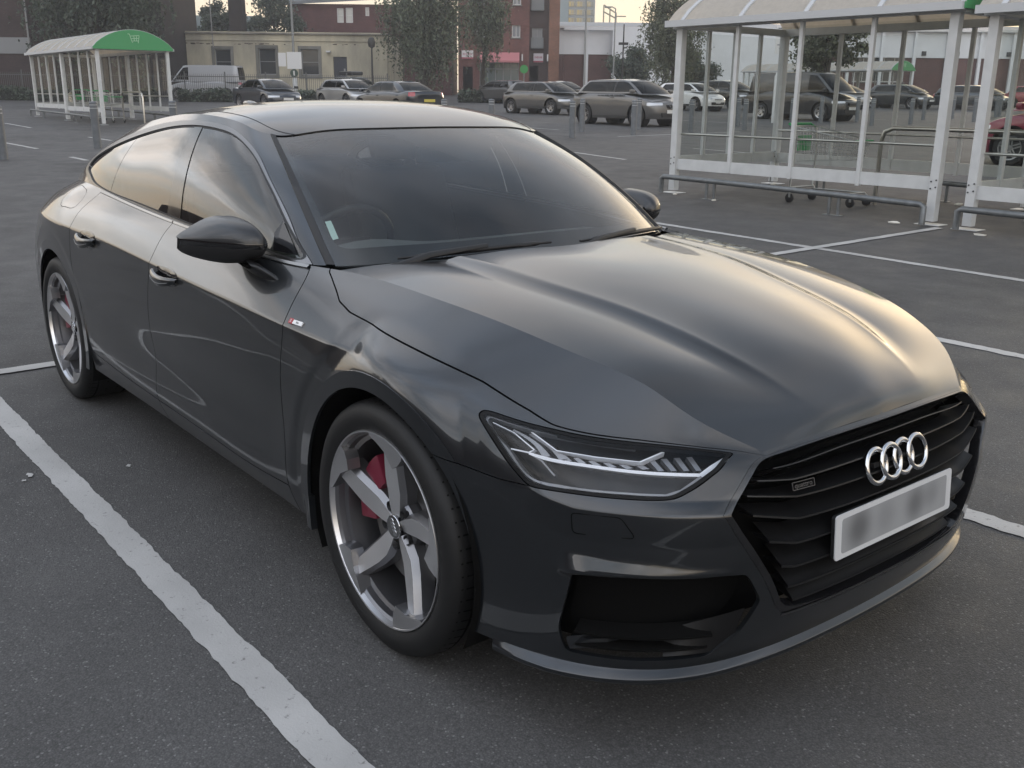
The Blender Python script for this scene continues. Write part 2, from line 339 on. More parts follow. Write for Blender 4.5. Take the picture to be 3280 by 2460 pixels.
_m = np.array([1, -1, 1]); _fr = np.concatenate([TAB[2:0:-1] * _m, TAB[:3]]); _ft = np.concatenate([-tcol[2:0:-1], tcol[:3]]); _evf = spl(_ft, _fr[:, 6:]); _evb = spl(tcol[2:], TAB[2:, 6:])
def evcol(u):
    """control sections at loop stations; the two top rows have a true corner at the grille's upper corner"""
    u = np.asarray(u, float); C = evcol0(u); f = u < tcol[2]; k = sstep(-.0, .001, 0 * u + 1)
    C[:, 6:] = np.where(f[:, None, None], _evf(np.minimum(u, tcol[2])), _evb(np.maximum(u, tcol[2]))); return C
def stations(t0, t1, step, dense=()):
    x = [t0]
    while x[-1] < t1 - 1e-6:
        s = step
        for a, b, q in dense:
            if a <= x[-1] < b: s = q
        x.append(min(t1, x[-1] + s))
    return np.array(x)
SU = stations(0, tcol[-1], .022, ((0, 2.0, .011), (tcol[13] - .45, tcol[14] + .5, .014)))
SROW = np.array([0, .10, .25, .39, .51, .60, .70, .85])     # row parameter about metres along the section
def build_g1():
    C = evcol(SU)                                              # (ncol, 8, 3)
    vv = np.concatenate([np.linspace(0, .10, 8, endpoint=False), np.linspace(.10, .60, 80, endpoint=False), np.linspace(.60, .85, 26)])
    Ct = np.swapaxes(C, 0, 1)
    full = spl(SROW, Ct)(vv)                                   # (nv, ncol, 3)
    lo = spl(SROW[:6], Ct[:6]); up = spl(SROW[5:], Ct[5:])
    split = np.where((vv <= .60)[:, None, None], lo(np.minimum(vv, .60)), up(np.maximum(vv, .60)))
    xr = C[:, 5, 0]; w = sstep(.30, -.25, xr) * sstep(-3.95, -3.3, xr)
    G = full * (1 - w)[None, :, None] + split * w[None, :, None]
    return G, vv
G1, V1 = build_g1()                                            # (nv, ncol, 3)
G1 = np.swapaxes(G1, 0, 1)                                     # (ncol, nv, 3)
# wheel arch flares: a flat vertical lip round each wheel, proud of the flank
ARCH = ((0., .35), (-2.926, .35))
k25 = int(np.argmin(np.abs(V1 - .25))); YR0 = G1[:, k25, 1].copy()
def flare(G):
    """swell the flank smoothly out to each wheel arch; fades towards the bumper"""
    yr = YR0[:, None]
    for xc, zc in ARCH:
        X, Z = G[:, :, 0] - xc, G[:, :, 2] - zc; r = np.hypot(X, Z); e = np.maximum(0, r - .395); tgt = yr + .006 - 5.2 * e * e
        y = G[:, :, 1]; d_ = tgt - y; k = .030; sm = y + .5 * (d_ + np.sqrt(d_ * d_ + k * k)) - .5 * k * np.exp(-(d_ / .03) ** 2)
        sm = np.maximum(sm, y); th = np.degrees(np.arctan2(Z, X)); wv = sstep(.76, .60, V1)[None] * np.where(X > 0, sstep(5, 75, th), 1.) * sstep(.66, .56, r)
        G[:, :, 1] = y + (sm - y) * wv
    return G
G1 = flare(G1)
U1 = np.broadcast_to(SU[:, None], G1.shape[:2]); VV1 = np.broadcast_to(V1[None], G1.shape[:2])
SK1 = Skin.from_grid(G1, np.stack([U1, VV1], -1))
# ---- bonnet between crease A and the centre line
def arcs(P, n):
    P = np.asarray(P, float); t = np.concatenate([[0], np.cumsum(np.linalg.norm(np.diff(P, axis=0), axis=1))]); ev = spl(t, P); return ev(np.linspace(0, t[-1], n))
NH = 130
jA = np.linspace(tcol[2], tcol[8] + .085, 400); cA = arcs(evcol(jA)[:, 7], NH)
cB = arcs([(.842, .22, .711), (.828, .216, .736), (.795, .228, .764), (.745, .243, .791), (.587, .286, .853), (.282, .334, .921), (.02, .386, .957), (-.20, .403, .976), (-.352, .415, .983)], NH)
cC = arcs([(.850, 0, .714), (.838, 0, .742), (.805, 0, .775), (.74, 0, .815), (.587, 0, .873), (.282, 0, .942), (.02, 0, .977), (-.20, 0, .989), (-.300, 0, .991)], NH)
def build_hood():
    ws = np.linspace(0, 1, 64); G = np.zeros((NH, len(ws), 3))
    dA = (cB - cA)
    for i in range(NH):
        f = i / (NH - 1); a, b, c = cA[i], cB[i], cC[i]; kk = sstep(0, .25, f)
        mab = (a + b) / 2 + np.array([0, 0, .0045 * kk]); mbc = (b + c) / 2 + np.array([0, 0, .004 * kk + .001])
        pts = [a, mab, b, mbc, c, mbc * [1, -1, 1], b * [1, -1, 1]]; t = np.array([0, .25, .5, .75, 1., 1.25, 1.5])
        G[i] = spl(t, np.array(pts))(ws)
        d = (ws - .5) * 2; dep = .0075 * sstep(0.02, .35, f)           # crease B: crisp upper edge, hollow on its outer side
        G[i, :, 2] += np.where(d < 0, -dep * np.clip(-d / .22, 0, 1) * np.exp(1 - np.clip(-d / .22, 0, 9)), 0) + .003 * kk * np.exp(-np.abs(d) / .10)
        G[i, -1, 1] = 0
    return G
GH = build_hood()
SKH = Skin.from_grid(GH[::-1], np.stack(np.meshgrid(np.linspace(1, 0, NH), np.linspace(0, 1, 64), indexing='ij'), -1))
if SKH.N[:, 2].mean() < 0: SKH.N *= -1; SKH.T = SKH.T[:, ::-1]
# ---- greenhouse: windscreen and side glass as loops, then the roof
GT = [  # base row,               top row
 ((-.372, 0, .978), (-1.070, 0, 1.343)), ((-.398, .32, .974), (-1.090, .28, 1.340)), ((-.478, .58, .966), (-1.135, .47, 1.329)), ((-.566, .715, .957), (-1.178, .572, 1.315)),
 ((-.650, .775, .955), (-1.235, .612, 1.322)), ((-.80, .806, .962), (-1.34, .628, 1.345)), ((-1.15, .826, .980), (-1.52, .634, 1.368)), ((-1.65, .828, 1.000), (-1.80, .630, 1.376)), ((-2.10, .815, 1.020), (-2.12, .612, 1.360)),
 ((-2.50, .800, 1.038), (-2.46, .606, 1.322)), ((-2.90, .762, 1.044), (-2.83, .592, 1.252)), ((-3.30, .690, 1.012), (-3.22, .548, 1.146)), ((-3.62, .585, .975), (-3.54, .465, 1.045)), ((-3.80, .36, .972), (-3.72, .30, 1.01)), ((-3.85, 0, .972), (-3.76, 0, 1.012))]
GT = np.array(GT); gcen = np.array([-1.9, 0, .9])
def build_green():
    m = np.array([1, -1, 1]); rows = []
    for k in (0, .25, .5, .75, 1.):
        p = GT[:, 0] * (1 - k) + GT[:, 1] * k; tg = np.gradient(np.concatenate([(p * m)[1:2], p, (p * m)[-2:-1]]), axis=0)[1:-1]; up = GT[:, 1] - GT[:, 0]
        n = np.cross(tg, up); n /= np.linalg.norm(n, axis=1, keepdims=True); rows.append(p + n * (.030 * 4 * k * (1 - k)))
    R = np.stack(rows, 1); ext = np.concatenate([R[3:0:-1] * m, R, R[-2:-5:-1] * m])
    t = np.concatenate([[0], np.cumsum(np.linalg.norm(np.diff(ext[:, 2], axis=0), axis=1))]); t -= t[3]; n = len(GT)
    ev = spl(t, ext); us = stations(0, t[3 + n - 1], .02, ((0, 1.6, .012),)); C = ev(us); ks = np.linspace(0, 1, 44)
    G = np.swapaxes(spl([0, .25, .5, .75, 1.], np.swapaxes(C, 0, 1))(ks), 0, 1)
    return G, us, ks
G3, U3, K3 = build_green()
SK3 = Skin.from_grid(G3, np.stack(np.meshgrid(U3, K3, indexing='ij'), -1))
cR = G3[:, -1]                                                  # roof edge loop
def build_roof():
    # edge points by fraction from windscreen-top corner backwards; front station is the windscreen top edge itself
    ic = int(np.argmin(np.abs(cR[:, 0] + 1.178) + (cR[:, 1] < .5) * 9)); side = cR[ic:]; ie = int(np.argmax(side[:, 0] < -3.50)); side = arcs(side[:ie], 110)
    zc = spl([-4.2, -3.70, -3.3, -2.9, -2.5, -2.1, -1.75, -1.4, -1.07, -.8], [.93, 1.018, 1.135, 1.245, 1.343, 1.408, 1.433, 1.418, 1.348, 1.255])
    ws = np.linspace(0, 1, 40); G = np.zeros((110, 40, 3)); n = 110
    xcs = np.linspace(-1.070, -3.69, n)
    for i in range(n):
        e = side[i]; xc = xcs[i]; top = float(zc(np.array([xc]))[0])
        y = e[1] * (1 - ws); q = (y / e[1])
        G[i, :, 0] = xc + (e[0] - xc) * q ** 2.2; G[i, :, 1] = y; G[i, :, 2] = top + (e[2] - top) * q ** 2.7
    fr = cR[:ic + 1][::-1]; fr = arcs(fr, 40)                   # blend the first stations onto the true edge
    for i in range(14):
        k = (1 - i / 14) ** 2; G[i] += (fr - G[0]) * k if i else 0
    G[0] = fr
    return G
G4 = build_roof()
SK4 = Skin.from_grid(G4, np.stack(np.meshgrid(np.linspace(0, 1, 110), np.linspace(0, 1, 40), indexing='ij'), -1))
if SK4.N[:, 2].mean() < 0: SK4.N *= -1; SK4.T = SK4.T[:, ::-1]
# ================================================================== the dark grey fastback: panels, glass, lights, wheels
def paint_mat(name, col, flake=.12, metal=.55, rough=.36, coat=1.0, coat_rough=.015):
    """metallic car paint: flake speckle under clear coat, slight orange peel"""
    if name in MATS: return MATS[name]
    m = mat(name, col, rough, metal, coat, coat_rough=coat_rough); t = m.node_tree; b = t.nodes['Principled BSDF']
    tcn = t.nodes.new('ShaderNodeTexCoord'); vo = t.nodes.new('ShaderNodeTexVoronoi'); vo.inputs["Scale"].default_value = 1500; t.links.new(tcn.outputs['Object'], vo.inputs['Vector'])
    hs = t.nodes.new('ShaderNodeMapRange'); hs.inputs[3].default_value = 1 - flake; hs.inputs[4].default_value = 1 + flake
    sp = t.nodes.new('ShaderNodeSeparateColor'); t.links.new(vo.outputs['Color'], sp.inputs[0]); t.links.new(sp.outputs[0], hs.inputs[0])
    mx = t.nodes.new('ShaderNodeMix'); mx.data_type = 'RGBA'; mx.blend_type = 'MULTIPLY'; mx.inputs['Factor'].default_value = 1; mx.inputs['A'].default_value = (*col, 1)
    t.links.new(hs.outputs[0], mx.inputs['B']); t.links.new(mx.outputs['Result'], b.inputs['Base Color'])
    # film of road dust: breaks the clear coat up a little
    nz = t.nodes.new('ShaderNodeTexNoise'); nz.inputs['Scale'].default_value = 6; nz.inputs['Detail'].default_value = 8; t.links.new(tcn.outputs['Object'], nz.inputs['Vector'])
    mr = t.nodes.new('ShaderNodeMapRange'); mr.inputs[1].default_value = .35; mr.inputs[2].default_value = .75; mr.inputs[3].default_value = coat_rough; mr.inputs[4].default_value = coat_rough + .05
    t.links.new(nz.outputs['Fac'], mr.inputs[0]); t.links.new(mr.outputs[0], b.inputs['Coat Roughness'])
    return m
PAINT = paint_mat('grey_paint', (.0125, .0145, .0172), .12, .4, .28)
BLKGLOSS = mat('gloss_black', (.008, .008, .009), .12, 0, .6)
BLK = mat('black_plastic', (.012, .012, .013), .55)
BLKMATT = mat('matt_black', (.004, .004, .004), .9, spec=.1)
RUB = mat('rubber', (.0035, .0035, .0038), .62, var=(30, .3), bump=(180, .15, .002))
CHROME = mat('chrome', (.62, .63, .65), .10, 1.0)
SATIN = mat('satin_trim', (.22, .22, .225), .28, 1.0)
ALLOY = mat('alloy_silver', (.68, .68, .69), .34, 1.0, .3)
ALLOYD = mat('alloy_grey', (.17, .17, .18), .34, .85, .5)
GLW = glass('windscreen_glass', (.80, .85, .83), 0, 1.5, 1.85)
GLS = glass('side_glass', (.70, .75, .71), 0, 1.5, 1.9)
GLP = glass('rear_privacy_glass', (.05, .055, .055), 0, 1.5, 1.9)
GLH = glass('lamp_glass', (.92, .93, .95), 0, 1.5, .6)
CARPART = {}
CAR = empty('grey_fastback_car', (0, 0, 0), 0, 'large dark grey fastback car in the foreground with four-ring badge and silver five-spoke wheels', 'car')
def interp_surf(G, us, vs):
    def f(u, v, off=0., side=-1):
        u = np.atleast_1d(np.asarray(u, float)); v = np.broadcast_to(np.asarray(v, float), u.shape); mir = np.where(u < 0, -1., 1.); ua = np.abs(u)
        def bil(A, ua, v):
            i = np.clip(np.searchsorted(us, ua) - 1, 0, len(us) - 2); j = np.clip(np.searchsorted(vs, v) - 1, 0, len(vs) - 2)
            a = ((ua - us[i]) / (us[i + 1] - us[i]))[:, None]; b = ((v - vs[j]) / (vs[j + 1] - vs[j]))[:, None]
            return A[i, j] * (1 - a) * (1 - b) + A[i + 1, j] * a * (1 - b) + A[i + 1, j + 1] * a * b + A[i, j + 1] * (1 - a) * b
        P = bil(G, ua, v); e = .004
        du = bil(G, np.clip(ua + e, 0, us[-1]), v) - bil(G, np.clip(ua - e, 0, us[-1]), v); dv_ = bil(G, ua, np.clip(v + e, 0, vs[-1])) - bil(G, ua, np.clip(v - e, 0, vs[-1]))
        N = np.cross(du, dv_); N /= np.linalg.norm(N, axis=1, keepdims=True) + 1e-12
        P = P + N * (np.asarray(off, float).reshape(-1, 1) if np.ndim(off) else off); s = np.stack([np.ones_like(mir), mir * side, np.ones_like(mir)], -1)
        return P * s, N * s
    return f
# body ridges: bumper fold under the headlamp, bumper intake brow, door scoop
def ridge(G, us, vs, line, h, w, fade=.08, below=1.0, crisp=False):
    """raise a fold along a (u, v) line; h and w may be given per line point; crisp = straight flanks"""
    L = np.asarray(line, float); o = np.argsort(L[:, 0]); U, V = np.meshgrid(us, vs, indexing='ij'); vc = np.interp(U, L[o, 0], L[o, 1]); d = V - vc
    hh_ = np.interp(U, L[o, 0], np.broadcast_to(h, (len(L),))[o]); ww = np.interp(U, L[o, 0], np.broadcast_to(w, (len(L),))[o])
    k = sstep(L[:, 0].min(), L[:, 0].min() + fade, U) * sstep(L[:, 0].max(), L[:, 0].max() - fade, U)
    wd = np.where(d > 0, ww, ww * below); q = np.clip(1 - np.abs(d) / wd, 0, 1); hh = hh_ * (q if crisp else q * q * (1.4 - .4 * q)) * k
    du = np.gradient(G, axis=0); dw = np.gradient(G, axis=1); N = np.cross(du, dw); N /= np.linalg.norm(N, axis=2, keepdims=True)
    return G + N * hh[..., None]
G1 = ridge(G1, SU, V1, [(.50, .402), (.60, .404), (.80, .406), (.90, .405), (.953, .419), (1.05, .445)], .012, .052, .10, 1.6, True)
G1 = ridge(G1, SU, V1, [(.54, .256), (.60, .258), (.763, .256), (.877, .250), (.915, .245), (.955, .245)], [.002, .004, .011, .017, .017, .007], [.010, .012, .032, .042, .048, .046], .05, .25, True)
G1 = ridge(G1, SU, V1, [(1.95, .452), (2.37, .434), (2.66, .419), (2.96, .387), (3.2, .36), (3.55, .33)], .0035, .13, .4, 1.)
SK1 = Skin.from_grid(G1, np.stack([U1, VV1], -1)); surf1 = interp_surf(G1, SU, V1); surf3 = interp_surf(G3, U3, K3)
def gap(S, f, g=.0022):
    fi = f(S); return S.cut(fi + g)[0], S.cut(fi - g)[1]
fpoly = lambda line: (lambda S: sdf_line(S.Q, line, True))
fline = lambda line: (lambda S: sdf_line(S.Q, line))
def farch(S): return np.minimum(*[np.hypot(S.P[:, 0] - x, S.P[:, 2] - z) - .386 for x, z in ARCH])
def both(S, name, m, rim=.012, parent=CAR, label=None):
    """right-hand and left-hand part from one half skin"""
    a = S.mirrored().build(name, m, parent, rim); b = S.build(name, m, parent, rim); return a, b
def whole(S, name, m, rim=.012, parent=CAR):
    return (S + S.mirrored()).build(name, m, parent, rim, nofl=lambda V: np.abs(V[:, 1]) < 2e-4)
# ---- panel lines in surface parameters
HOODLINE = np.array([(2.06, .90), (2.02, .83), (1.953, .779), (1.871, .724), (1.80, .706), (1.659, .704), (1.394, .714), (1.231, .722), (1.079, .716), (.996, .706), (.753, .717), (.586, .718), (.50, .728), (.44, .728), (.30, .722), (-.05, .720), (-.05, .95), (2.06, .95)])
HL = round_poly([(1.186, .612), (1.178, .645), (1.150, .658), (.996, .694), (.87, .703), (.753, .706), (.64, .707), (.520, .702), (.557, .585), (.615, .521), (.680, .464), (.729, .458), (.885, .452), (1.012, .446), (1.111, .549)], [.02, .02, .02, .05, .05, .05, .05, .012, .03, .03, .04, .03, .06, .02, .06])
GRL = np.array([(-.05, .706), (.25, .706), (.415, .700), (.440, .690), (.50, .560), (.583, .405), (.55, .345), (.47, .225), (.42, .140), (.395, .117), (.355, .106), (.224, .097), (-.05, .094)])
INT = round_poly([(.908, .240), (.918, .163), (.926, .085), (.893, .030), (.70, .026), (.556, .028), (.498, .080), (.468, .168), (.516, .246), (.577, .252), (.763, .252), (.877, .247)], [.012, .03, .025, .015, .05, .012, .02, .012, .012, .02, .03, .03])
SEAMB = [(1.40, .46), (1.208, .456), (1.089, .446), (1.00, .448), (.90, .46)]
DOORF = smooth_line([(2.16, .90), (2.10, .80), (2.072, .711), (2.066, .650), (2.060, .592), (2.064, .48), (2.076, .356), (2.076, .276), (2.066, .192), (2.052, .06), (2.04, -.05)], 6)
DOORB = smooth_line([(3.07, .92), (3.09, .85), (3.134, .684), (3.142, .595), (3.182, .44), (3.190, .32), (3.172, .2), (3.150, .06), (3.14, -.05)], 6)
DOORR = smooth_line([(4.02, .92), (4.03, .83), (4.068, .745), (4.115, .672), (4.128, .608), (4.125, .53), (4.10, .40), (4.05, .20)], 6)
S = SK1.cut(farch(SK1))[1]
hoodA, S = gap(S, fpoly(HOODLINE), .0024)
hl, S = gap(S, fpoly(HL), .002)
gr, S = gap(S, fpoly(GRL), .0005)
it, S = gap(S, fpoly(INT), .0005)
# split front / flank / rear by door lines
rest, fr = gap(S, fline(DOORF), .0020)          # right of the downward line is forward (smaller u)
front, rest = (fr, rest) if fr.Q[:, 0].mean() < rest.Q[:, 0].mean() else (rest, fr)
a, b = gap(rest, fline(DOORB), .0018); fdoor, rest = (a, b) if a.Q[:, 0].mean() < b.Q[:, 0].mean() else (b, a)
a, b = gap(rest, fline(DOORR), .0018); rdoor, quarter = (a, b) if a.Q[:, 0].mean() < b.Q[:, 0].mean() else (b, a)
# sills below the doors
SILLV = .094
fs = lambda S: SILLV - S.Q[:, 1]
up1, s1 = gap(fdoor, lambda S: SILLV - S.Q[:, 1], .002); up2, s2 = gap(rdoor, lambda S: SILLV - S.Q[:, 1], .002); fdoor, rdoor = up1, up2
fsill, front2 = gap(front, lambda S: np.maximum(S.Q[:, 1] - SILLV, 1.75 - S.Q[:, 0]), .0)
front = front2
# bumper / wing
a, b = gap(front, fline(SEAMB), .0016)
bump_, wing = (a, b) if a.Q[:, 1].mean() < b.Q[:, 1].mean() else (b, a)
wing_b, bump_b = wing.cut(wing.Q[:, 0] - .95)    # pieces of the nose ahead of the lamp stay with the bumper
wing, nose = (bump_b, wing_b)
low_r, bmp = bump_.cut(1.45 - bump_.Q[:, 0])     # flank below the seam line behind the arch goes to the wing
wing = wing + low_r; bumper = bmp + nose
FUEL = smooth_line([(4.40, .812), (4.30, .815), (4.215, .800), (4.180, .765), (4.185, .71), (4.23, .686), (4.33, .679), (4.42, .686), (4.44, .72), (4.43, .775)], 5, True)
fuel, quarter = gap(quarter, fpoly(FUEL), .0014)
TAIL = [(5.05, .47), (5.10, .63), (5.35, .66), (6.4, .67), (6.4, .60), (5.6, .57), (5.3, .50)]
tail, quarter = gap(quarter, fpoly(TAIL), .001)
LIPS = []
def lip_cut(S, ax):
    xc, zc = ARCH[ax]; r = np.hypot(S.P[:, 0] - xc, S.P[:, 2] - zc) - .430; th = np.degrees(np.arctan2(S.P[:, 2] - zc, S.P[:, 0] - xc)); th = np.where(th < -90, th + 360, th)
    a, b = S.cut(np.maximum(r, (32 - th) * .004) if ax == 0 else r)
    if len(a.T): LIPS.append(a)
    return b
bumper = lip_cut(bumper, 0); wing = lip_cut(wing, 0); quarter = lip_cut(quarter, 1); rdoor = lip_cut(rdoor, 1)
for S_ in LIPS:
    yr_ = np.interp(S_.Q[:, 0], SU, YR0); n_ = np.stack([0 * yr_, 0 * yr_ + 1, 0 * yr_ - .10], 1); dx = np.gradient(YR0) / np.gradient(G1[:, k25, 0]); n_[:, 0] = -np.interp(S_.Q[:, 0], SU, dx); n_ /= np.linalg.norm(n_, axis=1, keepdims=True)
    th = np.degrees(np.arctan2(S_.P[:, 2] - .35, S_.P[:, 0])); th = np.where((S_.P[:, 0] < -.6) | (th < -90), 180., th); w_ = sstep(36, 80, th)      # proud over the top, merging into the bumper
    S_.P[:, 1] += (np.maximum(yr_ + .0035, S_.P[:, 1] - .004) - S_.P[:, 1]) * w_; S_.N = S_.N * (1 - w_)[:, None] + n_ * w_[:, None]; S_.N /= np.linalg.norm(S_.N, axis=1, keepdims=True); both(S_, 'wheel_arch_lip', PAINT, .010)
whole(bumper, 'front_bumper', PAINT)
both(wing, 'front_wing', PAINT)
FD = both(fdoor, 'front_door', PAINT); RD = both(rdoor, 'rear_door', PAINT)
both((s1 + s2 + fsill), 'side_sill', PAINT, .02)
QT = both(quarter, 'rear_quarter', PAINT)
FUELO = fuel.mirrored().build('fuel_flap', PAINT, QT[0], .006); fuel.build('blank_panel', PAINT, QT[1], .006)
both(tail, 'tail_light', mat('tail_red', (.10, .006, .008), .08, 0, 1), .02)
for k_, s_ in enumerate((-1, 1)):
    for u0, u1, nm in ((2.125, 3.085, 'belt_moulding'), (3.095, 4.02, 'belt_moulding')):
        us = np.linspace(u0, u1, 60) * (1 if s_ < 0 else -1); a, na = surf1(us, .826, .0005); b_, nb = surf1(us, .828, .005); c_, nc = surf1(us, .846, .006); e_, ne = surf1(us, .850, -.010); m = MB(); m.grid(np.stack([a, b_, c_, e_], 1)); m.build(nm, mat('belt_satin', (.34, .335, .33), .3, 1.0), FD[k_] if u0 < 3 else RD[k_], 35)
HOOD = whole(hoodA + SKH, 'bonnet', PAINT, .014)
# ---- dark inner shell behind every gap and opening
d = .028 + .085 * sstep(1.30, 1.12, SK1.Q[:, 0]) * sstep(.73, .69, SK1.Q[:, 1])
sh = Skin(SK1.P - SK1.N * d[:, None], SK1.N, SK1.Q, SK1.T); sh = sh.cut(np.minimum(*[np.hypot(sh.P[:, 0] - x, sh.P[:, 2] - z) - .405 for x, z in ARCH]))[1]
whole(sh, 'inner_shell', BLKMATT, 0); whole(SKH.offset(-.03), 'bonnet_lining', BLKMATT, 0)
b = MB(); b.box((-1.5, 0, .215), (4.3, 1.24, .04)); b.box((-1.46, 0, .212), (2.0, 1.72, .03)); b.build('floor_pan', BLKMATT, CAR)
for xc, zc in ARCH:
    for s in (-1, 1):
        A_ = np.linspace(R_(-28), R_(208), 40); ys = (.50 * s, .915 * s); L = MB(); L.grid([[(xc + .402 * math.cos(q), y, zc + .402 * math.sin(q)) for q in A_] for y in ys])
        L.grid([[(xc + k * math.cos(q), .50 * s, zc + k * math.sin(q)) for q in A_] for k in (.02, .402)]); L.build('arch_liner', BLKMATT, CAR, 60)
# ---- splitter lip along the bottom of the bumper
def splitter():
    us = np.linspace(-1.09, 1.09, 120); P, N = surf1(us, .0); N[:, 2] = 0; N /= np.linalg.norm(N, axis=1, keepdims=True)
    k = np.abs(us); ex = np.interp(k, [0, .45, .75, .92, 1.0, 1.09], [.014, .015, .021, .024, .019, .004]); zz = P[:, 2]
    prof = [(-.012, .004), (.25, -.001), (.85, -.008), (1.0, -.012), (1.0, -.020), (.8, -.026), (-.5, -.028)]
    G = np.stack([P + N * (ex * a)[:, None] + np.array([0, 0, h]) for a, h in prof], 1)
    m = MB(); m.grid(G); return m.build('front_splitter', PAINT, CAR, 25)
splitter()
# ---- lower intakes: dark recess, mesh bars and blade
ins = it.offset(-.075); both(ins, 'intake_backing', BLKMATT, 0)
for s in (-1, 1):
    sg = 1 if s < 0 else -1
    for k, v in enumerate((.050, .082)):
        us = np.linspace(.56, .895 - .01 * k, 24) * sg; a, n = surf1(us, v, -.006); c_, n2 = surf1(us, v + .004, -.055); m = MB(); m.grid(np.stack([a - n * 0, a - n * .001 + np.array([0, 0, -.006]), c_ + np.array([0, 0, -.006]), c_, a], 1)); m.build('intake_blade', BLKMATT, CAR, 30)
    P, n = surf1(np.array([.900, .86, .80, .735, .80, .885]) * sg, np.array([.066, .074, .066, .050, .046, .042]), np.array([-.002, -.010, -.028, -.045, -.022, -.002])); m = MB(); m.add(P, [(0, 1, 2, 3, 4, 5)]); m.add(P - np.array([0, 0, .006]), [(5, 4, 3, 2, 1, 0)]); m.build('intake_fin', PAINT, CAR)
    us = np.linspace(.50, .66, 12) * sg; q = np.linspace(0, 1, 12); a, _ = surf1(us, .150 - .085 * q, -.006 - .050 * q); c_, _ = surf1(us, .034, -.004); m = MB(); m.grid(np.stack([a, a * .5 + c_ * .5, c_], 1)); m.build('intake_duct', mat('duct_black', (.006, .006, .0065), .5, spec=.3), CAR, 60)
# washer cover lines under the lamps
WASH = round_poly([(.908, .392), (.800, .396), (.770, .343), (.908, .338)], .012, 4)
for s in (-1, 1):
    P, n = surf1(WASH[:, 0] * (1 if s < 0 else -1), WASH[:, 1], .0004); m = MB(); m.tube(P, .0013, 5, closed=True); m.build('washer_cover_joint', BLKMATT, CAR, 60)
# number-plate side sensor discs omitted from view; bumper fold under the grille
# ---- headlamps
def lamp(side):
    sg = 1 if side < 0 else -1; S0 = hl.mirrored() if side < 0 else hl
    fi = sdf_line(S0.Q, HL, True); inner, ring = S0.cut(fi + .014)
    LP = ring.build('headlight', mat('lamp_surround', (.004, .004, .0045), .5, 0, 0, spec=.2), CAR, .02)
    inner.offset(-.001).build('lens', GLH, LP, 0)
    inner.offset(-.085).build('housing', mat('lamp_housing', (.012, .0125, .014), .3, .3), LP, 0)
    # bright inner bezel following the lens outline
    def strip(name, uv, w, off, m, thick=.004, n=6, flat=True):
        L = smooth_line(uv, n) if len(uv) > 2 and n else np.asarray(uv, float)
        t = np.gradient(L, axis=0); t /= np.linalg.norm(t, axis=1, keepdims=True) + 1e-9; nn = np.stack([-t[:, 1], t[:, 0]], 1); ww = np.interp(np.linspace(0, 1, len(L)), np.linspace(0, 1, len(np.atleast_1d(w))), np.atleast_1d(w))[:, None] / 2
        a, na = surf1((L + nn * ww)[:, 0] * sg, (L + nn * ww)[:, 1], off); b_, nb = surf1((L - nn * ww)[:, 0] * sg, (L - nn * ww)[:, 1], off)
        G = np.stack([a - na * .02, a, b_, b_ - nb * .02], 1); mb = MB(); mb.grid(G); return mb.build(name, m, LP, 30)
    SIL = mat('lamp_silver', (.24, .245, .255), .35, .5); LED = mat('lamp_light_guide', (.92, .94, .97), .3, 0, .4); FIN = mat('lamp_fin', (.24, .245, .255), .3, .5)
    strip('light_guide', [(1.03, .557), (.988, .556), (.886, .565), (.752, .566), (.60, .565)], [.009, .013, .013, .013, .014], -.018, LED)
    strip('light_guide', [(.606, .560), (.57, .610), (.532, .684)], [.016, .020, .018], -.018, LED, n=0)
    strip('light_guide', [(1.046, .664), (.959, .606), (.851, .625), (.742, .625), (.688, .693)], .006, -.020, LED, n=0)
    strip('light_guide', [(1.150, .620), (1.086, .619), (1.019, .576), (1.032, .559), (1.080, .551)], .005, -.020, LED, n=0)
    strip('light_guide', [(1.03, .557), (.994, .544), (.956, .503)], .006, -.022, SIL, n=0)
    strip('bezel', [(1.156, .640), (1.164, .620), (1.158, .605), (1.117, .568), (1.083, .545), (1.012, .476), (.985, .470)], .008, -.010, SIL)
    strip('bezel', [(1.01, .474), (.952, .470), (.819, .478), (.69, .484)], [.006, .008, .008, .008], -.012, SIL)
    strip('bezel', [(.69, .484), (.655, .50), (.602, .554)], [.013, .018, .016], -.014, SIL, n=0)
    strip('bezel', [(1.155, .637), (1.054, .664), (.903, .694), (.754, .695)], .005, -.010, SIL)
    strip('reflector_fin', [(1.097, .640), (1.052, .630), (.986, .565)], [.012, .020, .024], -.030, FIN)
    strip('reflector_fin', [(1.053, .659), (1.004, .642), (.941, .573)], [.012, .020, .024], -.030, FIN)
    for i in range(6): strip('reflector_fin', [(.948 - .041 * i, .600 + .004 * i), (.926 - .0395 * i, .573 + .004 * i)], .019, -.034, FIN, n=0)
    for i in range(4): strip('reflector_fin', [(.715 - .03 * i, .667 + .008 * i), (.693 - .0305 * i, .587 + .003 * i)], .014, -.034, FIN, n=0)
    return LP
for s in (-1, 1): lamp(s)
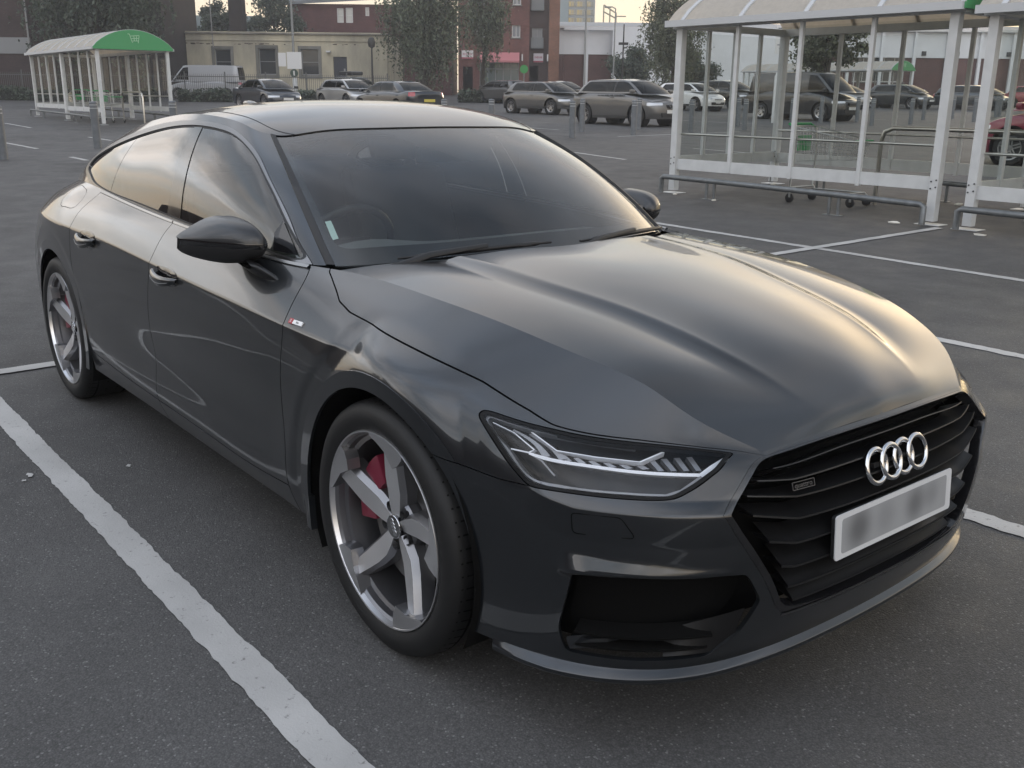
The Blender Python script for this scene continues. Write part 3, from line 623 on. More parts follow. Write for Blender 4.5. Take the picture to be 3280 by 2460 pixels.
# ---- grille
def gedge(v):
    L = np.array([(.706, .40), (.690, .440), (.560, .50), (.405, .583), (.345, .55), (.225, .47), (.140, .42), (.10, .36)])[::-1]; return np.interp(v, L[:, 0], L[:, 1])
g_in, g_fr = gr.cut(sdf_line(gr.Q, GRL, True) + .017)
GRI = (g_fr + g_fr.mirrored()).build('grille', BLKGLOSS, CAR, .03)
for k, v in enumerate((.575, .500, .432, .362, .294, .232, .178, .135)):
    ue = gedge(v) - (.075 if k == 0 else .060); us = np.linspace(-ue, ue, 61); dv_ = np.interp(np.abs(us), [0, .37, .55], [0, 0, .045 if k else 0]); vv_ = np.clip(v + dv_, 0, .7)
    a, n = surf1(us, vv_, -.012); b_, _ = surf1(us, np.clip(vv_ - .006, 0, .8), -.012); c_, _ = surf1(us, np.clip(vv_ + .030, 0, .8), -.070); e_, _ = surf1(us, np.clip(vv_ - .004, 0, .8), -.070)
    m = MB(); m.grid(np.stack([e_, b_, b_ + n * .003, a + n * .003, a, a * .75 + c_ * .25, c_], 1)); m.build('grille_slat', mat('slat_black', (.007, .007, .0075), .42, 0, .0), GRI, 25)
m = MB(); us = np.linspace(-.39, .39, 50); a, n = surf1(us, .112, .002); b_, _ = surf1(us, .105, .002); c_, _ = surf1(us, .105, -.02); m.grid(np.stack([a, b_, c_], 1)); m.build('grille_edge_strip', SATIN, GRI)
def frame_at(u, v, off=0.):
    P, n = surf1(np.array([u]), v, off); n = Vector(n[0]); h = Vector((-n.y, n.x, 0)).normalized(); up = n.cross(h).normalized(); return Matrix((( h.x, up.x, n.x, P[0][0]), (h.y, up.y, n.y, P[0][1]), (h.z, up.z, n.z, P[0][2]), (0, 0, 0, 1)))
def place(mb, M): mb.v = [tuple(M @ Vector(p)) for p in mb.v]; return mb
def txt(s, size, M, name, m, parent, ext=.001, align='CENTER', sx=1., bold=0.):
    cu = bpy.data.curves.new('t', 'FONT'); cu.body = s; cu.size = size; cu.align_x = align; cu.align_y = 'CENTER'; cu.extrude = ext; cu.offset = bold; cu.resolution_u = 3
    o = bpy.data.objects.new('t', cu); COL.objects.link(o); dg = bpy.context.evaluated_depsgraph_get(); me = bpy.data.meshes.new_from_object(o.evaluated_get(dg)); bpy.data.objects.remove(o); bpy.data.curves.remove(cu)
    me.transform(M @ Matrix.Diagonal((sx, 1, 1, 1))); me.name = name; return link(name, me, m, parent)
# four-ring badge
M = frame_at(0., .452, -.006); bd = MB()
for k in range(4):
    cx_ = (k - 1.5) * .0585; r0 = .0405; G = []
    for i in range(49):
        a = 2 * math.pi * i / 48; row = []
        for j in range(9):
            q = 2 * math.pi * j / 8; rr = r0 + .0072 * math.cos(q); row.append((cx_ + rr * math.cos(a), rr * math.sin(a), .0065 * math.sin(q) + .003 * (k % 2)))
        G.append(row)
    bd.grid(G)
place(bd, M).build('ring_badge', CHROME, GRI, 60)
bp_ = MB(); bp_.box((0, 0, -.014), (.17, .012, .012)); place(bp_, M).build('badge_bracket', BLK, GRI)
# number plate (its characters are blurred away in the picture) and holder
pm = mat('plate_white', (.40, .405, .41), .35)
def smudge(t, centres, base):
    """soft grey blots where the characters are blurred out"""
    tcn = t.nodes.new('ShaderNodeTexCoord'); prev = None
    for c_, rad, dk in centres:
        d_ = t.nodes.new('ShaderNodeVectorMath'); d_.operation = 'DISTANCE'; t.links.new(tcn.outputs['Object'], d_.inputs[0]); d_.inputs[1].default_value = c_
        mr = t.nodes.new('ShaderNodeMapRange'); mr.interpolation_type = 'SMOOTHERSTEP'; mr.inputs[1].default_value = 0; mr.inputs[2].default_value = rad; mr.inputs[3].default_value = dk; mr.inputs[4].default_value = 1; t.links.new(d_.outputs['Value'], mr.inputs[0])
        if prev is None: prev = mr.outputs[0]
        else: q = t.nodes.new('ShaderNodeMath'); q.operation = 'MULTIPLY'; t.links.new(prev, q.inputs[0]); t.links.new(mr.outputs[0], q.inputs[1]); prev = q.outputs[0]
    mx = t.nodes.new('ShaderNodeMix'); mx.data_type = 'RGBA'; mx.blend_type = 'MULTIPLY'; mx.inputs['Factor'].default_value = 1; mx.inputs['A'].default_value = (*base, 1); t.links.new(prev, mx.inputs['B']); t.links.new(mx.outputs['Result'], t.nodes['Principled BSDF'].inputs['Base Color'])
smudge(pm.node_tree, (((.92, -.165, .480), .085, .42), ((.92, -.05, .478), .07, .80), ((.92, .085, .478), .075, .50), ((.92, .16, .485), .06, .75)), (.30, .305, .31))
PT, PB = Vector((.914, 0, .531)), Vector((.922, 0, .421)); upv = (PT - PB).normalized(); nv = Vector((upv.z, 0, -upv.x)); Mp = Matrix(((0, upv.x, nv.x, (PT.x + PB.x) / 2 + .003), (1, upv.y, 0, 0), (0, upv.z, nv.z, (PT.z + PB.z) / 2), (0, 0, 0, 1)))
def rrect(w, h, r, n=5):
    return [(sx * (w / 2 - r) + r * math.cos(a0 + q * math.pi / 2 / n), sy * (h / 2 - r) + r * math.sin(a0 + q * math.pi / 2 / n)) for sx, sy, a0 in ((1, 1, 0), (-1, 1, math.pi / 2), (-1, -1, math.pi), (1, -1, 1.5 * math.pi)) for q in range(n + 1)]
m = MB(); m.prism(rrect(.520, .111, .009), -.003, .0, 'xy'); NP = place(m, Mp).build('number_plate', mat('plate_edge', (.58, .585, .59), .4), CAR)
m = MB(); m.prism(rrect(.470, .086, .008), .0, .0006, 'xy'); place(m, Mp).build('plate_characters', pm, NP)
m = MB(); m.prism(rrect(.515, .107, .009), -.014, -.0032, 'xy'); place(m, Mp).build('plate_holder', BLK, NP)
# script badge on the grille
M = frame_at(.345, .468, -.010) @ Matrix.Scale(.8, 4); QB = MB()
for c_, d_ in (((0, .0105, 0), (.086, .0018, .003)), ((0, -.0105, 0), (.086, .0018, .003)), ((-.043, 0, 0), (.0018, .021, .003)), ((.043, 0, 0), (.0018, .021, .003))): QB.box(c_, d_)
BDG = mat('badge_satin', (.10, .10, .105), .35, .8); qb = place(QB, M).build('script_badge', BDG, GRI); txt('quattro', .021, M, 'badge_lettering', BDG, GRI, sx=1.12)
# wing badge
for s in (-1, 1):
    sg = 1 if s < 0 else -1
    M = frame_at(1.995 * sg, .6185, .003); m = MB(); m.box((-.012 * 0 + .010, 0, 0), (.050, .013, .004)); wb = place(m, M).build('wing_badge', mat('badge_white', (.75, .75, .75), .3, .3), CAR)
    m = MB(); m.box((-.026, 0, 0), (.020, .016, .005)); place(m, M).build('badge_red', mat('badge_red', (.35, .03, .04), .3), wb)
    txt('S', .013, M @ Matrix.Translation((-.026, 0, .003)), 'badge_letter', mat('badge_white'), wb, .0006); txt('line', .010, M @ Matrix.Translation((.010, .0005, .0022)), 'badge_letter', mat('badge_grey', (.25, .25, .25), .4), wb, .0006)
# ---- door handles: recessed cup with bow
def handle(u0, v0, door, side):
    sg = 1 if side < 0 else -1
    cup = MB(); n = 20; ring = [(u0 + .112 * math.cos(2 * math.pi * i / n), v0 + .004 + .030 * math.sin(2 * math.pi * i / n)) for i in range(n)]
    a = np.array(ring); P, N = surf1(a[:, 0] * sg, a[:, 1], .0012); c_, nc = surf1(np.array([u0 * sg]), v0 + .004, .0016)
    m2 = np.array([(u0 + .085 * math.cos(2 * math.pi * i / n), v0 + .004 + .021 * math.sin(2 * math.pi * i / n)) for i in range(n)]); P2, _ = surf1(m2[:, 0] * sg, m2[:, 1], .0016)
    cup.add(np.concatenate([P, P2, c_]), [(i, (i + 1) % n, n + (i + 1) % n, n + i) for i in range(n)] + [(n + i, n + (i + 1) % n, 2 * n) for i in range(n)])
    cup.build('handle_cup', BLKGLOSS, door, 60)
    us = np.linspace(u0 + .118, u0 - .112, 25); tt = np.linspace(0, 1, 25); off = .008 + .026 * np.sin(math.pi * np.clip(tt, 0, 1)) ** .55; vc = v0 + .004 - .014 * np.sin(math.pi * tt)
    hh = .006 + .009 * np.sin(math.pi * tt) ** .6
    rows = []
    for q, o in ((1, -.008), (1, 0), (.55, .005), (-.3, .006), (-1, .0), (-1, -.010)):
        P, N = surf1(us * sg, vc + q * hh, off + o); rows.append(P)
    hb = MB(); hb.grid(np.stack(rows, 1)); hb.build('door_handle', PAINT, door, 45)
    P, N = surf1((us * sg)[3:-3], (vc - hh * .35)[3:-3], (off + .0065)[3:-3]); st = MB(); st.tube(P, .0010, 5); st.build('handle_strip', SATIN, door, 60)
for i, s in enumerate((-1, 1)): handle(2.965, .583, FD[i], s); handle(3.875, .585, RD[i], s)
# ---- greenhouse: pillars, glass, trim, roof
WSL = [(.690, -.05), (.691, .03), (.694, .11), (.698, .286), (.703, .486), (.709, .72), (.722, 1.05)]
WIN = smooth_line([(.775, .045), (.777, .10), (.785, .153), (.800, .279), (.815, .445), (.840, .592), (.882, .735), (.978, .828), (1.167, .866), (1.412, .868), (1.712, .845), (1.967, .805), (2.194, .737), (2.399, .650), (2.524, .582), (2.675, .455), (2.735, .340), (2.735, .270), (2.630, .150), (2.50, .06), (2.40, .034), (1.9, .030), (1.2, .030), (.85, .030)], 4, True)
OUT = smooth_line([(.762, -.06), (.764, .10), (.770, .251), (.784, .424), (.812, .632), (.858, .800), (.980, .893), (1.186, .928), (1.444, .928), (1.782, .915), (2.039, .890), (2.273, .829), (2.476, .741), (2.692, .590), (2.800, .430), (2.838, .314), (2.80, .200), (2.68, .09), (2.52, -.02), (2.3, -.06), (1.5, -.06), (.9, -.06)], 4, True)
S = SK3.cut(SK3.Q[:, 0] - 3.55)[0]
a, b = gap(S, fline(WSL), .001); ws_, side = (a, b) if a.Q[:, 0].mean() < b.Q[:, 0].mean() else (b, a)
dlo, pil = gap(side, fpoly(OUT), .0012)
dtrim = dlo.cut(sdf_line(dlo.Q, WIN, True)); glassS, trim = dtrim
both(pil, 'side_pillar', PAINT, .012)
# split trim: bright outer moulding, black inner seal
inn, mould = trim.cut(sdf_line(trim.Q, WIN, True) - .014)
both(mould.offset(.003), 'window_moulding', SATIN, .008); both(inn.offset(-.002), 'window_seal', BLK, .006)
# glass panes split by the B-post and the rear-quarter line
BP1, BP2, RQ = [(1.59, -.1), (1.585, .03), (1.503, .86), (1.49, 1.0)], [(1.475, -.1), (1.468, .03), (1.402, .864), (1.39, 1.0)], [(2.245, -.1), (2.235, .03), (2.205, .74), (2.20, 1.0)]
def halves(S, L, g):
    a, b = gap(S, fline(L), g); return (a, b) if a.Q[:, 0].mean() < b.Q[:, 0].mean() else (b, a)
gf, r = halves(glassS, BP2, .003); bp, r = halves(r, BP1, .0015); grr, gq = halves(r, RQ, .0022)
for k, s in enumerate((-1, 1)):
    mk = lambda S, n, m, p, o=-.004: (S.offset(o).mirrored() if s < 0 else S.offset(o)).build(n, m, p, 0)
    mk(gf, 'door_window', GLS, FD[k]); mk(bp, 'door_post_cover', BLKGLOSS, FD[k], -.002); mk(grr, 'door_window', GLP, RD[k]); mk(gq, 'quarter_window', GLP, QT[k])
# mirror sail at the front corner of the door glass
# windscreen: clear area, black printed border and camera patch
FRIT = np.array([(-.70, .955), (-.655, .935), (-.23, .938), (-.17, .80), (-.13, .765), (-.055, .655), (.055, .655), (.13, .765), (.17, .80), (.23, .938), (.655, .953), (.678, .925), (.672, .5), (.664, .20), (.660, .125), (.635, .098), (.40, .093), (0, .098), (-.40, .093), (-.635, .098), (-.660, .125), (-.664, .2), (-.672, .5), (-.678, .925)])
FR = FRIT[(FRIT[:, 0] >= -.06)]; FRh = [(-.2, .655)] + [tuple(p) for p in FR if p[0] >= 0]; FRh = [(-.1, .655), (.055, .655), (.13, .765), (.17, .80), (.225, .925), (.25, .937), (.655, .950), (.680, .925), (.674, .5), (.666, .20), (.660, .125), (.635, .100), (.40, .095), (-.1, .100)]
clear, frit = ws_.cut(sdf_line(ws_.Q, FRh, True))
WS = whole(ws_.offset(-.004), 'windscreen', GLW, 0)
whole(frit.offset(-.0075), 'screen_border', mat('frit_black', (.010, .010, .011), .5), 0, WS)
edge = halves(side, [(.712, -.1), (.716, .5), (.738, 1.1)], 0)[0] if False else None
# slim black finisher between screen and pillar
us = None
for s in (-1, 1):
    L = np.array(WSL); ks = np.linspace(.0, .995, 60); uu = np.interp(ks, L[:, 1], L[:, 0]); sg = 1 if s < 0 else -1
    a, n = surf3((uu - .006) * sg, ks, .0005); b_, n2 = surf3((uu + .016) * sg, ks, .0055); c_, n3 = surf3((uu + .020) * sg, ks, .001); m = MB(); m.grid(np.stack([a - n * .01, a + n * .003, b_, c_], 1)); m.build('screen_pillar_finisher', BLK, CAR, 60)
# tax-disc style slip on the screen
P, n = surf3(np.array([.664, .645, .645, .664]), np.array([.277, .283, .168, .160]), -.010); m = MB(); m.add(P, [(0, 1, 2, 3)]); m.build('screen_slip', mat('pale_slip', (.60, .76, .72), .6), WS)
P, n = surf3(np.array([.09, .035, -.02]), np.array([.855, .765, .765]), -.0090); m = MB(); m.add(P, [(0, 1, 2)]); m.build('camera_window', mat('camera_patch', (.34, .35, .37), .4), WS)
# roof with joint lines along the rails
rail, top = SK4.cut(SK4.Q[:, 1] - .075); ROOF = whole(top, 'roof', PAINT, .006); both(rail.cut(SK4.Q[:len(rail.P), 1] * 0 - 1)[0] if False else rail, 'roof_rail', PAINT, .006)
us4, ws4 = np.linspace(0, 1, 110), np.linspace(0, 1, 40)
j = .075 * 39
for s in (-1, 1):
    P = G4[:92, 2] * .075 + G4[:92, 3] * .925 if False else G4[:92, 2] * .075 + G4[:92, 3] * .925; P = P * [1, s, 1]; m = MB(); m.tube(P + np.array([0, 0, .0002]), .0014, 5); m.build('roof_joint', BLK, CAR, 60)
# rear glass band let into the roof skin
rg = SK4.cut(np.maximum(np.maximum(.52 - SK4.Q[:, 0], SK4.Q[:, 0] - .90), .20 - SK4.Q[:, 1]))[0]; whole(rg.offset(.003), 'rear_window', GLP, .004)
m = MB(); xs = np.linspace(0, 1, 9); rows = []
for q in np.linspace(0, 2 * math.pi, 13):
    rows.append([(-2.58 - .16 * x_, .028 * math.sin(q) * (1 - .5 * x_), 1.340 + .030 * math.sin(min(1, x_ * 1.15) * math.pi * .62) * max(.15, math.cos(q) * .5 + .5) + .0) for x_ in xs])
m.grid(rows); ant = m.build('roof_aerial', BLKGLOSS, CAR, 60); ant.location.z = .052
# cowl panel and wipers
m = MB(); ys = np.linspace(-.70, .70, 41); xf = -.30 - .20 * (ys / .73) ** 2 + .03; m.grid(np.stack([np.stack([xf, ys, .962 - .025 * (ys / .7) ** 2 - .012], 1), np.stack([xf - .14, ys, .955 - .012 * (ys / .7) ** 2], 1)], 1)); m.build('cowl_panel', BLK, CAR, 60)
for y0, y1 in ((-.52, -.02), (.10, .66)):
    t_ = np.linspace(0, 1, 24); y_ = y0 + (y1 - y0) * t_; u_ = -y_; P, N = surf3(u_ * 1.0, .004 + .014 * np.sin(t_ * 2.2), .010); P2, _ = surf3(u_, .020 + .03 * np.sin(t_ * 2.2), .012)
    m = MB(); m.tube(P, [.008 if 2 < i < 21 else .004 for i in range(24)], 6); W_ = m.build('wiper', BLK, CAR, 60)
    m = MB(); m.tube([P[12] + np.array([.0, 0, .01]), P[4] + np.array([.03, -.02, .005]), (P[0] + np.array([.045, -.05, -.02]))], [.008, .011, .013], 6); m.build('wiper_arm', BLK, W_, 60)
# ---- cabin seen through the glass
INT_D = mat('cabin_dark', (.13, .137, .14), .8); SEAT = mat('seat_leather', (.15, .148, .145), .6)
whole(SK4.cut(SK4.Q[:, 0] - .5)[0].offset(-.035), 'headliner', mat('headliner_grey', (.22, .22, .22), .9), 0)
m = MB(); ys = np.linspace(-.69, .69, 21); m.grid(np.stack([np.stack([-.46 - .16 * np.abs(ys / .7) ** 2.2, ys, 0 * ys + .935], 1), np.stack([-.75 + 0 * ys, ys, .945 + .012 * np.exp(-((ys + .36) / .2) ** 2)], 1), np.stack([-.98 + 0 * ys, ys, .930 + .030 * np.exp(-((ys + .36) / .18) ** 2)], 1), np.stack([-1.02 + 0 * ys, ys, .80 + 0 * ys], 1), np.stack([-.98 + 0 * ys, ys, .5 + 0 * ys], 1)], 1)); m.build('dashboard', INT_D, CAR, 50)
m = MB(); m.box((-2.0, 0, .45), (2.6, 1.5, .04)); m.box((-1.25, 0, .62), (.9, .24, .34)); m.build('cabin_floor', INT_D, CAR)
a0 = [(-1.13 + .175 * math.sin(q) * .42, -.36 + .185 * math.cos(q), .905 + .175 * math.sin(q) * .9) for q in np.linspace(0, 2 * math.pi, 40, endpoint=False)]
m = MB(); m.tube(a0, .016, 8, closed=True); m.tube([(-1.13, -.36, .905), (-1.02, -.36, .86)], .04, 10); m.box((-1.12, -.36, .905), (.04, .16, .09)); m.box((-1.13, -.36, .90), (.02, .34, .03)); m.build('steering_wheel', BLK, CAR, 50)
def seat(x, y, w=.52):
    m = MB(); m.prism([(0, 0), (.52, .02), (.54, .10), (.5, .15), (.06, .10), (-.02, .16), (-.20, .62), (-.27, .64), (-.30, .60), (-.14, .05)], y - w / 2, y + w / 2, 'xz'); m.prism([(-.23, .66), (-.19, .67), (-.22, .82), (-.27, .84), (-.30, .80)], y - .13, y + .13, 'xz')
    m.v = [(p[0] + x, p[1], p[2] + .50) for p in m.v]; m.build('seat', SEAT, CAR, bevel=.02, smooth=40)
for x, y in ((-1.72, -.37), (-1.72, .37)): seat(x, y)
seat(-2.55, 0, 1.25)
# interior mirror
m = MB(); m.box((-1.02, 0, 1.245), (.03, .24, .065)); m.build('interior_mirror', BLK, CAR, bevel=.01)
# ---- door mirrors
def door_mirror(s, k):
    ys = [.838, .855, .89, .93, .97, 1.0, 1.02, 1.032, 1.038]; xf = [-.775, -.754, -.755, -.777, -.825, -.873, -.915, -.950, -.973]; xr = [-.865, -.92, -.945, -.960, -.973, -.985, -.995, -1.000, -1.003]
    zt = [1.034, 1.065, 1.081, 1.081, 1.067, 1.049, 1.035, 1.026, 1.019]; zm = [1.010, 1.011, 1.013, 1.015, 1.017, 1.017, 1.017, 1.016, 1.015]; zb = [.967, .947, .938, .938, .946, .956, .966, .975, .983]
    f = lambda A: spl(ys, np.array(A)); yy = np.linspace(.838, 1.038, 28); XF, XR, ZT, ZM, ZB = [f(A)(yy) for A in (xf, xr, zt, zm, zb)]
    def shell(z0, z1, up):
        rows = []
        for q in np.linspace(0, 1, 12):
            c_ = math.cos(q * math.pi / 2); sn = math.sin(q * math.pi / 2); x_ = XF * c_ ** .8 + XR * (1 - c_ ** .8) if True else 0
            rows.append(np.stack([XR + (XF - XR) * c_ ** .75, yy * s, z0 + (z1 - z0) * sn ** .9], 1))
        return np.stack(rows, 1)
    m = MB(); m.grid(shell(ZM, ZT, 1)); m.grid(np.stack([np.stack([XR, yy * s, ZT], 1), np.stack([XR + .01, yy * s, ZM], 1)], 1)); DM = m.build('door_mirror', mat('mirror_paint', (.010, .0105, .012), .45, 0, .5), FD[k], 60)
    m = MB(); m.grid(shell(ZM - .002, ZB, -1)); m.grid(np.stack([np.stack([XR, yy * s, ZB], 1), np.stack([XR + .01, yy * s, ZM], 1)], 1)); m.build('mirror_base', BLK, FD[k], 60)
    m = MB(); m.grid(np.stack([np.stack([XF + .0025 * (1 - (yy - .838) / .2), yy * s, ZM + .001], 1), np.stack([XF + .004, yy * s, ZM - .008], 1), np.stack([XF - .002, yy * s, ZM - .017], 1)], 1)); m.build('mirror_indicator', BLKGLOSS, FD[k], 60)
    rows = []
    for cx_, cy_, cz_, rx_, rz_ in ((-.835, .900, .950, .070, .016), (-.815, .885, .940, .078, .026), (-.785, .868, .925, .086, .030), (-.755, .850, .905, .096, .032), (-.730, .830, .886, .108, .034)):
        rows.append([(cx_ + rx_ * math.cos(q), (cy_ + .35 * rz_ * math.sin(q)) * s, cz_ + rz_ * math.sin(q) - .10 * rx_ * math.cos(q)) for q in np.linspace(0, 2 * math.pi, 19)])
    m = MB(); m.grid(rows); m.build('mirror_stalk', mat('stalk_black', (.006, .006, .0065), .4), FD[k], 70)
    m = MB(); P, n = surf3(np.array([.790, .80, .86, .90, .90]) * (1 if s < 0 else -1), np.array([.05, .26, .17, .06, .04]), .0015); m.add(P, [(0, 1, 2, 3, 4)]); m.build('mirror_sail', BLKGLOSS, FD[k])
for k, s in enumerate((-1, 1)): door_mirror(s, k)
# ---- wheels
def wheel(xc, s, big=True):
    W0 = bpy.data.objects.new('wheel', None); COL.objects.link(W0); W0.parent = CAR; W0.location = (xc, s * .918, .348); W0.rotation_euler = (0, 0, (0 if s < 0 else math.pi))
    # local: -y outwards
    m = MB(); m.lathe([(.268, .02), (.272, -.004), (.290, -.016), (.318, -.016), (.340, -.002), (.3475, .016), (.3495, .05), (.350, .12), (.3495, .19), (.346, .222), (.335, .236), (.30, .240), (.268, .225)], 96, 'y'); ty = m.build('tyre', RUB, W0, 40)
    for rr in (.050, .095, .145, .19):
        g_ = MB(); g_.lathe([(.3492 + .0006, rr - .004), (.3492 + .0006, rr + .004)], 72, 'y'); g_.build('tread_groove', BLKMATT, ty)
    g_ = MB()
    for i in range(64):
        a = 2 * math.pi * i / 64; ca, sa = math.cos(a), math.sin(a); d_ = .0022; 
        pts = [(.349, .002), (.3507, .045)]
        q = [(r_ * math.cos(a + o / r_), y_, r_ * math.sin(a + o / r_)) for r_, y_ in ((.3455, .008), (.3512, .044)) for o in (-d_, d_)]; g_.add(q, [(0, 1, 3, 2)])
    g_.build('tread_sipe', BLKMATT, ty)
    m = MB(); m.lathe([(.2715, .006), (.2725, -.006), (.2705, -.010), (.2665, -.009), (.2625, .004)], 96, 'y'); RM = m.build('rim', ALLOY, W0, 35)
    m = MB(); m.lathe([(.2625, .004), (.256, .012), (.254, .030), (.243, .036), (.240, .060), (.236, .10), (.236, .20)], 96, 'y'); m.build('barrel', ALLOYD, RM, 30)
    m = MB(); m.lathe([(0, -.012 + .058), (.034, -.012 + .058), (.036, .050), (.068, .052), (.075, .060), (.078, .10), (0, .10)], 48, 'y'); m.build('hub', ALLOYD, RM, 30)
    m = MB(); m.lathe([(0, .034), (.030, .034), (.033, .037), (.034, .052)], 40, 'y'); hc = m.build('hub_cap', BLKGLOSS, RM, 30)
    m = MB()
    for k in range(4): m.tube([((k - 1.5) * .0105 + .0075 * math.cos(q), .0335, .0075 * math.sin(q)) for q in np.linspace(0, 2 * math.pi, 18, endpoint=False)], .0011, 5, closed=True)
    m.tube([(.0318 * math.cos(q), .0345, .0318 * math.sin(q)) for q in np.linspace(0, 2 * math.pi, 32, endpoint=False)], .0013, 5, closed=True); lg = m.build('cap_rings', CHROME, RM, 60); lg.rotation_euler = (0, R_(64), 0)
    # spokes: broad bladed arm, ridged, with a hooked polished end plate merging into the lip
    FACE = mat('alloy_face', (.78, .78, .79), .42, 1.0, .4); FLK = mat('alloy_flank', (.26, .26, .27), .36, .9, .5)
    for k in range(5):
        a0 = R_(2 + 72 * k); a = a0 + R_(11)
        er = (math.cos(a), math.sin(a)); et = (-math.sin(a), math.cos(a))          # radial, counter-clockwise tangent seen from outside
        def Q(r, t, y): return (er[0] * r + et[0] * t, y, er[1] * r + et[1] * t)
        rs = np.array([.030, .06, .10, .14, .18, .215, .250, .262]); lf = np.array([-.022, -.026, -.029, -.031, -.033, -.036, -.040, -.040]); rt = np.array([.026, .036, .044, .043, .036, .029, .022, .020])
        yt = np.interp(rs, [.03, .10, .18, .262], [.040, .036, .020, .004]); L = []
        for r_, l_, t_, y_ in zip(rs, lf, rt, yt):
            L.append([Q(r_, l_ - .004, y_ + .055), Q(r_, l_, y_ + .020), Q(r_, l_ + .011, y_ + .004), Q(r_, t_ - .010, y_ - .002), Q(r_, t_, y_ + .018), Q(r_, t_ + .002, y_ + .060)])
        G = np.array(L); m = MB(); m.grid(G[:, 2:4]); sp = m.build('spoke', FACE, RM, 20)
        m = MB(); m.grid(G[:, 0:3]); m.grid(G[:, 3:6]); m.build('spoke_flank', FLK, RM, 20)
        # end plate: radial cut at its clockwise end, running out to the lip at the other
        poly = [(.2685, -9), (.2685, 0), (.2690, 12), (.2685, 26), (.258, 25), (.245, 19), (.230, 9), (.204, -2), (.226, -7), (.250, -9)]
        top = [(r_ * math.cos(a0 + R_(t_)), -.0075 if r_ > .25 else -.0055, r_ * math.sin(a0 + R_(t_))) for r_, t_ in poly]
        bot = [(p[0], .034, p[2]) for p in top]; n = len(top); m = MB(); m.add(top, [tuple(range(n))]); m.build('spoke_end', ALLOY, RM)
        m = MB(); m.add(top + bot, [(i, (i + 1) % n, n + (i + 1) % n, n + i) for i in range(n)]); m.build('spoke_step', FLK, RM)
        aa = a + R_(36); m = MB(); m.lathe([(0, .050), (.010, .050), (.0125, .040), (.014, .040), (.014, .054)], 14, 'y', (.056 * math.cos(aa), 0, .056 * math.sin(aa))); m.build('wheel_bolt', BLK, RM, 40)
    m = MB(); m.lathe([(.085, .085), (.178, .085), (.180, .09), (.180, .115), (.085, .115)], 60, 'y', closed=True); m.build('brake_disc', mat('disc_steel', (.16, .155, .15), .35, .9), W0, 30)
    cal = [(math.cos(q) * r_, math.sin(q) * r_) for r_, qs in ((.200, np.linspace(R_(122), R_(192), 10)), (.118, np.linspace(R_(192), R_(122), 10))) for q in qs]
    m = MB(); m.prism(cal, .050, .13, 'xz'); m.build('brake_caliper', mat('caliper_red', (.16, .010, .03), .45, 0, .3), W0, bevel=.006, smooth=30)
    return W0
for xc in (0., -2.926):
    for s in (-1, 1): wheel(xc, s)
